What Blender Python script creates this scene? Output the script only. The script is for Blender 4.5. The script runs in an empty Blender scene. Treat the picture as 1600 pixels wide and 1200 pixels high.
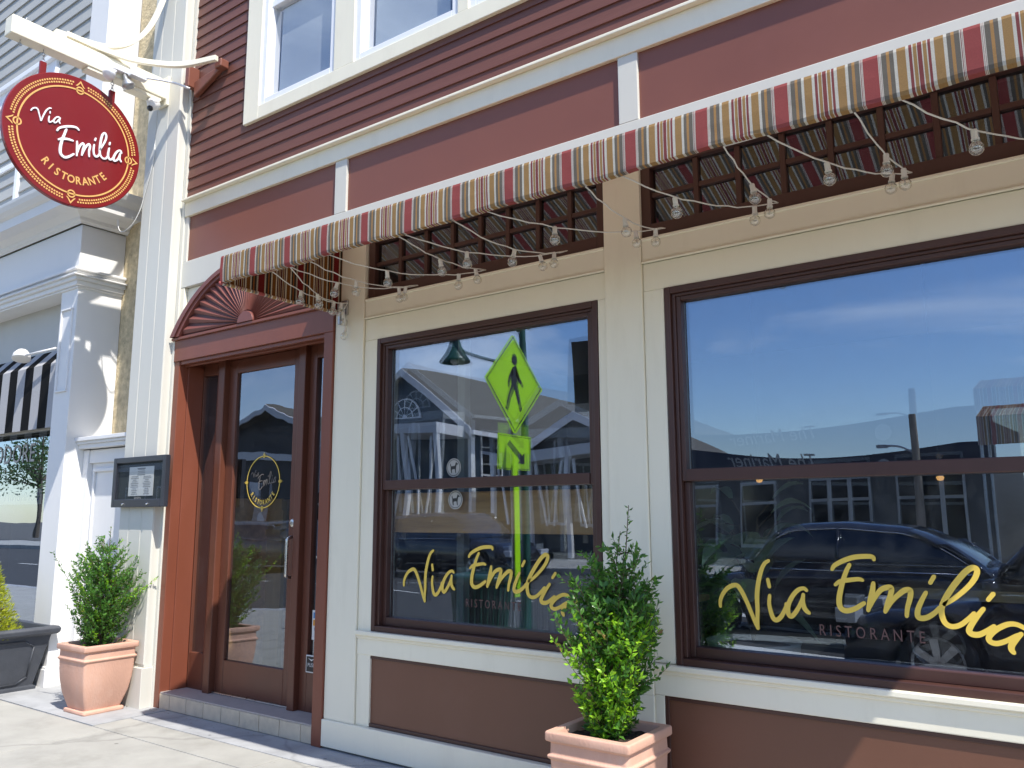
import bpy, math, random
from mathutils import Vector, Matrix
R = math.radians
S = bpy.context.scene
COL = S.collection

# ---------------------------------------------------------------- camera
cam_d = bpy.data.cameras.new('camera'); cam = bpy.data.objects.new('camera', cam_d); COL.objects.link(cam)
cam_d.sensor_fit = 'HORIZONTAL'; cam_d.sensor_width = 36.0; cam_d.lens = 28.768
cam_d.clip_start = 0.05; cam_d.clip_end = 2000
yaw, pitch, roll = 0.626508922, 0.159124819, -0.00338681954
F = Vector((-math.sin(yaw)*math.cos(pitch), math.cos(yaw)*math.cos(pitch), math.sin(pitch)))
r0 = F.cross(Vector((0, 0, 1))).normalized(); u0 = r0.cross(F)
r1 = r0*math.cos(roll) + u0*math.sin(roll); u1 = u0*math.cos(roll) - r0*math.sin(roll)
M4 = Matrix((( r1.x, u1.x, -F.x, 0), (r1.y, u1.y, -F.y, -3.7494), (r1.z, u1.z, -F.z, 1.45), (0, 0, 0, 1)))
cam.matrix_world = M4
S.camera = cam

# ---------------------------------------------------------------- sky, sun, exposure
SUN_EL, SUN_AZ = 55.2, 113.0
W = bpy.data.worlds.new('World'); S.world = W; W.use_nodes = True
wn = W.node_tree.nodes; wl = W.node_tree.links
bg = wn['Background']; bg.inputs[1].default_value = 0.15
sky = wn.new('ShaderNodeTexSky'); sky.sky_type = 'NISHITA'; sky.sun_disc = False
sky.sun_elevation = R(SUN_EL); sky.sun_rotation = R(SUN_AZ); sky.air_density = 1.0; sky.dust_density = 0.3; sky.ozone_density = 3.0
tc = wn.new('ShaderNodeTexCoord'); mp = wn.new('ShaderNodeMapping'); mp.inputs['Scale'].default_value = (1.3, 1.3, 4.2)
nz = wn.new('ShaderNodeTexNoise'); nz.inputs['Scale'].default_value = 1.7; nz.inputs['Detail'].default_value = 8; nz.inputs['Roughness'].default_value = 0.6
nz.inputs['Distortion'].default_value = 0.6
cr = wn.new('ShaderNodeValToRGB'); cr.color_ramp.elements[0].position = 0.50; cr.color_ramp.elements[1].position = 0.72
cr.color_ramp.elements[1].color = (0.62, 0.62, 0.62, 1)
mx = wn.new('ShaderNodeMixRGB'); mx.inputs[2].default_value = (7.0, 7.4, 8.0, 1)
wl.new(tc.outputs['Generated'], mp.inputs[0]); wl.new(mp.outputs[0], nz.inputs['Vector']); wl.new(nz.outputs[0], cr.inputs[0])
wl.new(cr.outputs[0], mx.inputs[0]); hsv = wn.new('ShaderNodeHueSaturation'); hsv.inputs['Saturation'].default_value = 1.12; hsv.inputs['Hue'].default_value = 0.508; hsv.inputs['Value'].default_value = 0.95
wl.new(sky.outputs[0], hsv.inputs['Color']); wl.new(hsv.outputs[0], mx.inputs[1]); wl.new(mx.outputs[0], bg.inputs[0])
sl = bpy.data.lights.new('sun', 'SUN'); sl.energy = 4.2; sl.angle = R(0.53); sl.color = (1.0, 0.955, 0.88)
sun = bpy.data.objects.new('sun', sl); COL.objects.link(sun)
sdir = Vector((-0.64, 0.272, -1.0)).normalized()
sun.rotation_euler = sdir.to_track_quat('-Z', 'Y').to_euler(); sun.location = (5, -3, 12)
S.view_settings.view_transform = 'Standard'; S.view_settings.look = 'None'
S.view_settings.exposure = 0.76; S.view_settings.gamma = 1.0; S.view_settings.use_curve_mapping = False
S.cycles.max_bounces = 12; S.cycles.transparent_max_bounces = 24; S.cycles.glossy_bounces = 6
S.cycles.caustics_reflective = False; S.cycles.caustics_refractive = False
random.seed(7)

# ---------------------------------------------------------------- materials
MATS = {}
def mat(name, col, rough=0.5, var=0.06, scale=6.0, bump=0.0, bscale=60.0, metal=0.0, spec=0.5, stretch=(1, 1, 1), clap=0.0, grain=0.0, spots=False, dirt=0.0, dirtcol=(0.2, 0.17, 0.13), dscale=3.0, sub=0.0):
    m = bpy.data.materials.new(name); m.use_nodes = True; n = m.node_tree.nodes; l = m.node_tree.links
    p = n['Principled BSDF']; p.inputs['Roughness'].default_value = rough; p.inputs['Metallic'].default_value = metal
    p.inputs['Specular IOR Level'].default_value = spec
    t = n.new('ShaderNodeTexCoord'); mpn = n.new('ShaderNodeMapping'); mpn.inputs['Scale'].default_value = stretch
    l.new(t.outputs['Object'], mpn.inputs[0])
    a = n.new('ShaderNodeTexNoise'); a.inputs['Scale'].default_value = scale; a.inputs['Detail'].default_value = 6; a.inputs['Roughness'].default_value = 0.6
    l.new(mpn.outputs[0], a.inputs['Vector'])
    r = n.new('ShaderNodeValToRGB'); e = r.color_ramp.elements
    e[0].position = 0.3; e[1].position = 0.7
    e[0].color = tuple(max(0, c*(1-var)) for c in col)+(1,); e[1].color = tuple(min(1, c*(1+var)) for c in col)+(1,)
    l.new(a.outputs[0], r.inputs[0]); out = r.outputs[0]
    if dirt > 0:
        d = n.new('ShaderNodeTexNoise'); d.inputs['Scale'].default_value = dscale; d.inputs['Detail'].default_value = 9; d.inputs['Roughness'].default_value = 0.7
        l.new(mpn.outputs[0], d.inputs['Vector'])
        dr = n.new('ShaderNodeValToRGB'); dr.color_ramp.elements[0].position = 0.52; dr.color_ramp.elements[1].position = 0.78
        dr.color_ramp.elements[1].color = (dirt, dirt, dirt, 1)
        l.new(d.outputs[0], dr.inputs[0])
        mxx = n.new('ShaderNodeMixRGB'); mxx.inputs[2].default_value = tuple(dirtcol)+(1,)
        l.new(dr.outputs[0], mxx.inputs[0]); l.new(out, mxx.inputs[1]); out = mxx.outputs[0]
    rm = n.new('ShaderNodeMapRange'); rm.inputs['To Min'].default_value = max(0.02, rough-0.08); rm.inputs['To Max'].default_value = min(1, rough+0.1)
    l.new(a.outputs[0], rm.inputs[0]); l.new(rm.outputs[0], p.inputs['Roughness'])
    if spots:
        # dark gum spots and hairline cracks
        vo = n.new('ShaderNodeTexVoronoi'); vo.inputs['Scale'].default_value = 4.5; l.new(t.outputs['Object'], vo.inputs['Vector'])
        sr = n.new('ShaderNodeValToRGB'); sr.color_ramp.elements[0].position = 0.045; sr.color_ramp.elements[0].color = (0.55, 0.55, 0.55, 1); sr.color_ramp.elements[1].position = 0.07; sr.color_ramp.elements[1].color = (1, 1, 1, 1)
        l.new(vo.outputs['Distance'], sr.inputs[0])
        vc = n.new('ShaderNodeTexVoronoi'); vc.feature = 'DISTANCE_TO_EDGE'; vc.inputs['Scale'].default_value = 0.27
        wn_ = n.new('ShaderNodeTexNoise'); wn_.inputs['Scale'].default_value = 3.0; wn_.inputs['Detail'].default_value = 6
        va = n.new('ShaderNodeMixRGB'); va.inputs[0].default_value = 0.16; l.new(t.outputs['Object'], va.inputs[1]); l.new(t.outputs['Object'], wn_.inputs['Vector']); l.new(wn_.outputs['Color'], va.inputs[2]); l.new(va.outputs[0], vc.inputs['Vector'])
        cr_ = n.new('ShaderNodeValToRGB'); cr_.color_ramp.elements[0].position = 0.0; cr_.color_ramp.elements[0].color = (0.78, 0.78, 0.78, 1); cr_.color_ramp.elements[1].position = 0.0018; cr_.color_ramp.elements[1].color = (1, 1, 1, 1)
        l.new(vc.outputs['Distance'], cr_.inputs[0])
        m1 = n.new('ShaderNodeMixRGB'); m1.blend_type = 'MULTIPLY'; m1.inputs[0].default_value = 1; l.new(out, m1.inputs[1]); l.new(sr.outputs[0], m1.inputs[2])
        m2 = n.new('ShaderNodeMixRGB'); m2.blend_type = 'MULTIPLY'; m2.inputs[0].default_value = 1; l.new(m1.outputs[0], m2.inputs[1]); l.new(cr_.outputs[0], m2.inputs[2]); out = m2.outputs[0]
    if clap > 0 and bump == 0:
        wv = n.new('ShaderNodeTexWave'); wv.bands_direction = 'Z'; wv.wave_profile = 'SAW'; wv.inputs['Scale'].default_value = 0.314/clap; wv.inputs['Distortion'].default_value = 0.0
        l.new(t.outputs['Object'], wv.inputs['Vector']); bw = n.new('ShaderNodeBump'); bw.inputs['Strength'].default_value = 1.0; bw.inputs['Distance'].default_value = 0.03
        l.new(wv.outputs['Fac'], bw.inputs['Height']); l.new(bw.outputs[0], p.inputs['Normal'])
    l.new(out, p.inputs['Base Color'])
    if bump > 0:
        b = n.new('ShaderNodeTexNoise'); b.inputs['Scale'].default_value = bscale; b.inputs['Detail'].default_value = 5
        l.new(mpn.outputs[0], b.inputs['Vector'])
        bn = n.new('ShaderNodeBump'); bn.inputs['Strength'].default_value = bump; bn.inputs['Distance'].default_value = 0.01
        l.new(b.outputs[0], bn.inputs['Height']); l.new(bn.outputs[0], p.inputs['Normal'])
    MATS[name] = m
    return m

def emis(name, col, st):
    m = bpy.data.materials.new(name); m.use_nodes = True; p = m.node_tree.nodes['Principled BSDF']
    p.inputs['Base Color'].default_value = tuple(col)+(1,); p.inputs['Emission Color'].default_value = tuple(col)+(1,); p.inputs['Emission Strength'].default_value = st
    return m

def glass(name, refl, tint=(0.92, 0.95, 0.94), wav=0.0, wscale=2.0, fres=1.0, gcol=(0.74, 0.84, 1.0), smudge=0.035):
    m = bpy.data.materials.new(name); m.use_nodes = True; n = m.node_tree.nodes; l = m.node_tree.links
    n.remove(n['Principled BSDF']); o = n['Material Output']
    tr = n.new('ShaderNodeBsdfTransparent'); tr.inputs[0].default_value = tuple(tint)+(1,)
    g = n.new('ShaderNodeBsdfGlossy'); g.inputs['Roughness'].default_value = 0.0; g.inputs['Color'].default_value = tuple(gcol)+(1,)
    gg = n.new('ShaderNodeNewGeometry'); dt = n.new('ShaderNodeVectorMath'); dt.operation = 'DOT_PRODUCT'; l.new(gg.outputs['Normal'], dt.inputs[0]); l.new(gg.outputs['Incoming'], dt.inputs[1])
    ab = n.new('ShaderNodeMath'); ab.operation = 'ABSOLUTE'; l.new(dt.outputs['Value'], ab.inputs[0])
    om = n.new('ShaderNodeMath'); om.operation = 'SUBTRACT'; om.inputs[0].default_value = 1.0; l.new(ab.outputs[0], om.inputs[1])
    pw = n.new('ShaderNodeMath'); pw.operation = 'POWER'; l.new(om.outputs[0], pw.inputs[0]); pw.inputs[1].default_value = 5.0
    f = n.new('ShaderNodeMath'); f.operation = 'MULTIPLY_ADD'; l.new(pw.outputs[0], f.inputs[0]); f.inputs[1].default_value = 0.9; f.inputs[2].default_value = 0.04
    ad = n.new('ShaderNodeMath'); ad.operation = 'MULTIPLY_ADD'; ad.inputs[1].default_value = fres; ad.inputs[2].default_value = refl; ad.use_clamp = True
    l.new(f.outputs[0], ad.inputs[0])
    x = n.new('ShaderNodeMixShader'); l.new(ad.outputs[0], x.inputs[0]); l.new(tr.outputs[0], x.inputs[1]); l.new(g.outputs[0], x.inputs[2]); 
    sm = n.new('ShaderNodeBsdfDiffuse'); sm.inputs[0].default_value = (0.75, 0.75, 0.72, 1)
    ts = n.new('ShaderNodeTexCoord'); sn = n.new('ShaderNodeTexNoise'); sn.inputs['Scale'].default_value = 5.0; sn.inputs['Detail'].default_value = 10; sn.inputs['Roughness'].default_value = 0.75; sn.inputs['Distortion'].default_value = 1.2
    l.new(ts.outputs['Object'], sn.inputs['Vector']); sr = n.new('ShaderNodeMapRange'); sr.inputs['From Min'].default_value = 0.45; sr.inputs['From Max'].default_value = 0.8; sr.inputs['To Max'].default_value = smudge
    l.new(sn.outputs[0], sr.inputs[0]); x2 = n.new('ShaderNodeMixShader'); l.new(sr.outputs[0], x2.inputs[0]); l.new(x.outputs[0], x2.inputs[1]); l.new(sm.outputs[0], x2.inputs[2]); l.new(x2.outputs[0], o.inputs[0])
    if wav > 0:
        t = n.new('ShaderNodeTexCoord'); nn = n.new('ShaderNodeTexNoise'); nn.inputs['Scale'].default_value = wscale; nn.inputs['Detail'].default_value = 1
        b = n.new('ShaderNodeBump'); b.inputs['Strength'].default_value = 1.0; b.inputs['Distance'].default_value = wav
        l.new(t.outputs['Object'], nn.inputs['Vector']); l.new(nn.outputs[0], b.inputs['Height']); l.new(b.outputs[0], g.inputs['Normal'])
    return m

cream = mat('cream_paint', (0.82, 0.77, 0.62), 0.42, 0.03, 1.5, 0.08, 18, dirt=0.22, dirtcol=(0.55, 0.49, 0.36), dscale=7, stretch=(1, 1, 0.22))
creamw = mat('pilaster_paint', (0.61, 0.595, 0.53), 0.5, 0.03, 2, 0.06, 20, dirt=0.12, dirtcol=(0.5, 0.48, 0.4), dscale=2.2, stretch=(1, 1, 0.25))
white = mat('white_paint', (0.76, 0.75, 0.735), 0.5, 0.03, 2, 0.05, 25, dirt=0.2, dirtcol=(0.5, 0.49, 0.46), dscale=2.0, stretch=(1, 1, 0.3))
vinyl = mat('white_vinyl', (0.8, 0.81, 0.84), 0.3, 0.02, 3)
brick_red = mat('red_panel_paint', (0.200, 0.069, 0.044), 0.42, 0.05, 1.2, 0.03, 40, dirt=0.12, dirtcol=(0.3, 0.12, 0.1), dscale=1.5)
siding_m = mat('red_siding_paint', (0.138, 0.050, 0.034), 0.5, 0.07, 3, 0.12, 30, stretch=(0.25, 1, 3), dirt=0.22, dirtcol=(0.30, 0.13, 0.10), dscale=2.5)
brown_panel = mat('brown_panel_paint', (0.150, 0.064, 0.038), 0.42, 0.06, 1.4, 0.04, 50, dirt=0.12, dirtcol=(0.24, 0.13, 0.1), dscale=2)
dbrown = mat('dark_brown_frame_paint', (0.066, 0.028, 0.021), 0.38, 0.1, 4, 0.04, 40)
door_m = mat('door_paint', (0.125, 0.042, 0.024), 0.35, 0.12, 3, 0.06, 25, dirt=0.2, dirtcol=(0.22, 0.09, 0.06), dscale=5, stretch=(1, 1, 0.5))
casing_m = mat('door_surround_paint', (0.195, 0.058, 0.032), 0.4, 0.07, 3, 0.05, 25, stretch=(1, 1, 0.4), dirt=0.12, dirtcol=(0.3, 0.12, 0.1))
black_m = mat('black_plastic', (0.015, 0.015, 0.018), 0.35, 0.1, 4)
soft_black = mat('black_powder_coat', (0.02, 0.02, 0.024), 0.4, 0.1, 4)
steel = mat('brushed_steel', (0.6, 0.6, 0.58), 0.28, 0.06, 20, metal=1.0)
bronze = mat('galvanised_metal', (0.42, 0.43, 0.44), 0.4, 0.1, 20, metal=0.8)
terra = mat('terracotta', (0.60, 0.35, 0.255), 0.78, 0.12, 3.5, 0.22, 90, dirt=0.65, dirtcol=(0.66, 0.47, 0.38), dscale=5, stretch=(1, 1, 0.45))
soil = mat('soil', (0.035, 0.022, 0.015), 0.95, 0.5, 40, 0.9, 60)
lead = mat('dark_planter_resin', (0.055, 0.06, 0.072), 0.5, 0.15, 8, 0.1, 80, dirt=0.3, dirtcol=(0.14, 0.14, 0.14), dscale=6)
concrete = mat('sidewalk_concrete', (0.36, 0.35, 0.315), 0.85, 0.12, 3, 0.3, 160, spots=True, dirt=0.75, dirtcol=(0.24, 0.23, 0.2), dscale=2.2)
border_c = mat('border_concrete', (0.35, 0.355, 0.36), 0.85, 0.15, 5, 0.3, 200, spots=True, dirt=0.75, dirtcol=(0.24, 0.24, 0.24), dscale=4)
joint_c = mat('joint_grit', (0.09, 0.085, 0.075), 0.95, 0.3, 30)
asphalt = mat('asphalt', (0.05, 0.05, 0.05), 0.9, 0.2, 9, 0.5, 220, dirt=0.4, dirtcol=(0.05, 0.05, 0.05), dscale=1.2)
roadpaint = mat('road_paint', (0.72, 0.71, 0.66), 0.7, 0.1, 12, 0.1, 100, dirt=0.6, dirtcol=(0.3, 0.3, 0.28), dscale=9)
tile_m = mat('riser_tile', (0.56, 0.48, 0.36), 0.55, 0.12, 10, 0.1, 50, dirt=0.5, dirtcol=(0.24, 0.2, 0.16), dscale=6)
tread_m = mat('tread_concrete', (0.42, 0.37, 0.33), 0.7, 0.08, 14, 0.1, 100)
stucco = mat('stucco', (0.56, 0.46, 0.29), 0.95, 0.3, 14, 1.0, 40, dirt=0.5, dirtcol=(0.2, 0.17, 0.12), dscale=3)
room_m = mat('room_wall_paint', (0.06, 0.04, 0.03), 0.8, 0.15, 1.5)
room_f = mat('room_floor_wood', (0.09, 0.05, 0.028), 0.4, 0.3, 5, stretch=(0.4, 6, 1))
wood = mat('pine_board', (0.82, 0.45, 0.19), 0.6, 0.28, 3, 0.15, 20, stretch=(0.5, 4, 5), dirt=0.5, dirtcol=(0.24, 0.12, 0.05), dscale=2.5)
wood_g = mat('grey_weathered_wood', (0.22, 0.185, 0.15), 0.8, 0.35, 6, 0.3, 30, stretch=(6, 2, 0.4))
gold = mat('gold_vinyl', (0.80, 0.56, 0.09), 0.45, 0.03, 10)
gold2 = mat('gold_leaf', (0.72, 0.40, 0.13), 0.4, 0.05, 20)
maroon_v = mat('maroon_vinyl', (0.12, 0.06, 0.055), 0.5, 0.05, 10)
greyv = mat('pale_vinyl', (0.40, 0.39, 0.36), 0.6, 0.05, 10)
sign_red = mat('sign_enamel', (0.19, 0.012, 0.014), 0.2, 0.05, 2, dirt=0.06, dirtcol=(0.35, 0.08, 0.07))
sign_white = mat('sign_white', (0.86, 0.85, 0.88), 0.35, 0.02, 8)
paper = mat('paper', (0.7, 0.69, 0.66), 0.8, 0.04, 12)
ink = mat('grey_ink', (0.25, 0.24, 0.24), 0.8, 0.05, 10)
cord_m = mat('white_cord', (0.72, 0.71, 0.66), 0.5, 0.03, 30)
bulbg = glass('bulb_glass', 0.10, (0.90, 0.89, 0.84), fres=2.2, gcol=(1, 1, 1), smudge=0.1)
win_o = glass('window_glass_outer', 0.21, (0.90, 0.93, 0.92), 0.0006, 1.3)
win_i = glass('window_glass_inner', 0.15, (0.90, 0.93, 0.92), 0.0006, 1.0)
door_g = glass('door_glass', 0.20, (0.72, 0.76, 0.75), 0.0010, 3.0)
upg = glass('upper_window_glass', 0.14, (0.95, 0.96, 0.97), 0.0006, 2.0)
tran_g = glass('transom_glass', 0.11, (0.4, 0.42, 0.4), 0.0004, 2.0)
shop_g = glass('shop_glass', 0.42, (0.65, 0.7, 0.68), 0.0008, 2.0)
green_y = mat('fluorescent_sheeting', (0.42, 0.78, 0.0), 0.45, 0.02, 20)
sig_blk = mat('sign_black', (0.02, 0.02, 0.02), 0.5, 0.05, 10)
lampgreen = mat('dark_green_metal', (0.012, 0.07, 0.05), 0.35, 0.1, 8)
rubber = mat('tyre_rubber', (0.02, 0.02, 0.02), 0.8, 0.1, 20)
rim_m = mat('alloy_rim', (0.5, 0.5, 0.5), 0.3, 0.05, 20, metal=0.9)
chrome = mat('chrome', (0.75, 0.75, 0.75), 0.12, 0.03, 20, metal=1.0)
carglass = mat('car_glass', (0.012, 0.014, 0.016), 0.06, 0.05, 5, spec=0.9)
p_black = mat('car_paint_black', (0.012, 0.013, 0.02), 0.12, 0.05, 5, spec=0.9)
p_grey = mat('car_paint_grey', (0.11, 0.115, 0.12), 0.2, 0.05, 5, metal=0.4, spec=0.8)
p_white = mat('car_paint_white', (0.72, 0.73, 0.73), 0.2, 0.02, 5, spec=0.7)
tail_m = mat('tail_lamp_red', (0.4, 0.01, 0.01), 0.15, 0.05, 5, spec=0.8)
head_m = mat('head_lamp_lens', (0.6, 0.62, 0.65), 0.08, 0.05, 5, spec=0.9)
roofm = mat('asphalt_shingle', (0.13, 0.12, 0.10), 0.95, 0.3, 6, 0.5, 12, stretch=(1, 4, 4))
bluesid = mat('blue_clapboard', (0.05, 0.075, 0.10), 0.6, 0.1, 4, clap=0.16)
navy = mat('navy_fascia', (0.012, 0.016, 0.035), 0.5, 0.1, 3)
tansid = mat('tan_clapboard', (0.26, 0.23, 0.17), 0.7, 0.1, 3, clap=0.18)
greysid = mat('grey_clapboard', (0.085, 0.088, 0.09), 0.7, 0.1, 3, clap=0.18)
lcream = mat('pale_grey_siding', (0.38, 0.385, 0.37), 0.55, 0.04, 3, 0.06, 20, stretch=(0.3, 1, 3), dirt=0.12, dirtcol=(0.42, 0.41, 0.37))
darkroof = mat('flat_roof', (0.08, 0.08, 0.08), 0.9)
curtain = mat('roller_blind', (0.44, 0.49, 0.52), 0.8, 0.04, 1.2, stretch=(1, 1, 0.3))
greypan = mat('grey_sign_panel', (0.50, 0.50, 0.47), 0.7, 0.04, 3)
shadebush = mat('street_tree_bark', (0.10, 0.08, 0.06), 0.9, 0.3, 10, 0.5, 30)

def leafmat(name, a, b, rough=0.35, trans=0.35):
    m = bpy.data.materials.new(name); m.use_nodes = True; n = m.node_tree.nodes; l = m.node_tree.links
    p = n['Principled BSDF']; p.inputs['Roughness'].default_value = rough
    g = n.new('ShaderNodeNewGeometry'); r = n.new('ShaderNodeValToRGB')
    r.color_ramp.elements[0].color = tuple(a)+(1,); r.color_ramp.elements[1].color = tuple(b)+(1,)
    eb = r.color_ramp.elements.new(0.985); eb.color = tuple(b)+(1,); r.color_ramp.elements[-1].color = (0.22, 0.14, 0.04, 1)
    l.new(g.outputs['Random Per Island'], r.inputs[0]); l.new(r.outputs[0], p.inputs['Base Color'])
    t = n.new('ShaderNodeBsdfTranslucent'); hs = n.new('ShaderNodeHueSaturation'); hs.inputs['Value'].default_value = 2.2; hs.inputs['Hue'].default_value = 0.48
    l.new(r.outputs[0], hs.inputs['Color']); l.new(hs.outputs[0], t.inputs[0])
    x = n.new('ShaderNodeMixShader'); x.inputs[0].default_value = trans
    l.new(p.outputs[0], x.inputs[1]); l.new(t.outputs[0], x.inputs[2]); l.new(x.outputs[0], n['Material Output'].inputs[0])
    return m
leaf_a = leafmat('holly_leaf', (0.035, 0.12, 0.022), (0.11, 0.27, 0.038))
leaf_b = leafmat('fresh_leaf', (0.13, 0.30, 0.015), (0.32, 0.60, 0.04), 0.35, 0.42)
leaf_y = leafmat('golden_needle', (0.16, 0.22, 0.012), (0.45, 0.48, 0.03), 0.5, 0.35)
leaf_p = leafmat('house_plant_leaf', (0.10, 0.20, 0.10), (0.42, 0.52, 0.36), 0.3, 0.3)
leaf_t = leafmat('tree_leaf', (0.03, 0.07, 0.015), (0.07, 0.14, 0.03), 0.5, 0.3)
twig = mat('twig_bark', (0.10, 0.065, 0.035), 0.85, 0.2, 30)

def stripes(name, seq, under=0.0, flip=False):
    m = bpy.data.materials.new(name); m.use_nodes = True; n = m.node_tree.nodes; l = m.node_tree.links
    p = n['Principled BSDF']; p.inputs['Roughness'].default_value = 0.85; p.inputs['Specular IOR Level'].default_value = 0.2
    uv = n.new('ShaderNodeUVMap'); sp = n.new('ShaderNodeSeparateXYZ'); l.new(uv.outputs[0], sp.inputs[0])
    fr = n.new('ShaderNodeMath'); fr.operation = 'FRACT'; l.new(sp.outputs[0], fr.inputs[0])
    r = n.new('ShaderNodeValToRGB'); r.color_ramp.interpolation = 'CONSTANT'
    tot = sum(w for w, c in seq); x = 0
    els = r.color_ramp.elements
    for i, (w, c) in enumerate(seq):
        if i == 0: e = els[0]; e.position = 0
        elif i == 1: e = els[1]; e.position = x/tot
        else: e = els.new(x/tot)
        e.color = tuple(c)+(1,); x += w
    l.new(fr.outputs[0], r.inputs[0])
    wv = n.new('ShaderNodeTexNoise'); wv.inputs['Scale'].default_value = 260; wv.inputs['Detail'].default_value = 2
    t = n.new('ShaderNodeTexCoord'); l.new(t.outputs['Object'], wv.inputs['Vector'])
    ms = n.new('ShaderNodeMixRGB'); ms.blend_type = 'MULTIPLY'; ms.inputs[0].default_value = 0.35
    l.new(r.outputs[0], ms.inputs[1]); l.new(wv.outputs[0], ms.inputs[2])
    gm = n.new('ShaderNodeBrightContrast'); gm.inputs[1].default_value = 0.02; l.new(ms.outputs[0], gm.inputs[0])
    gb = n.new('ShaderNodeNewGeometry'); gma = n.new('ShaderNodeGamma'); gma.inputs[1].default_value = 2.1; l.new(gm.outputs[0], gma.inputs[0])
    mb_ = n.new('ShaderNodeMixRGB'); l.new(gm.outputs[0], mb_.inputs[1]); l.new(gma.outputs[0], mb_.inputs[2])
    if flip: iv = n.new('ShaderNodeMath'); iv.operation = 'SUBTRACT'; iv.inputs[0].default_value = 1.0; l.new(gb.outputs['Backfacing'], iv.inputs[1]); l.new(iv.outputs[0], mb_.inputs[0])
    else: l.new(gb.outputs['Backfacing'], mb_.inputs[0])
    l.new(mb_.outputs[0], p.inputs['Base Color'])
    b = n.new('ShaderNodeBump'); b.inputs['Strength'].default_value = 0.15; l.new(wv.outputs[0], b.inputs['Height']); l.new(b.outputs[0], p.inputs['Normal'])
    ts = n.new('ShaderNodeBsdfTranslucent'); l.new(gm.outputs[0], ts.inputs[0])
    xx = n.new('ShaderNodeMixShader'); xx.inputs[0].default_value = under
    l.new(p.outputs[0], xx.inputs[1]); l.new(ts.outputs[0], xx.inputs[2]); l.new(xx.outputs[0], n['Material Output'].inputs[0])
    return m
cR, cW, cG, cT, cM, cO = (0.42, 0.085, 0.08), (0.80, 0.76, 0.66), (0.20, 0.175, 0.14), (0.46, 0.27, 0.10), (0.30, 0.07, 0.07), (0.55, 0.30, 0.11)
tri = [(.009, cW), (.005, cM), (.009, cW), (.005, cM), (.009, cW)]
seq = [(.155, cR)]+tri+[(.05, cG), (.03, cO), (.042, cG), (.03, cW), (.09, cT), (.032, cW), (.03, cM), (.01, cW), (.035, cT), (.01, cW), (.042, cM), (.01, cW), (.035, cT), (.01, cW), (.03, cM), (.032, cW), (.09, cT), (.03, cW), (.04, cG), (.03, cO), (.05, cG)]+tri
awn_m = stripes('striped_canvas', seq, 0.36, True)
awn_e = stripes('striped_canvas_end', seq, 0.0, True)
awn_h = stripes('striped_hem', seq, 0.0)
bw_m = stripes('black_white_canvas', [(.5, (0.03, 0.03, 0.035)), (.5, (0.75, 0.75, 0.76))], 0.03)

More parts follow.
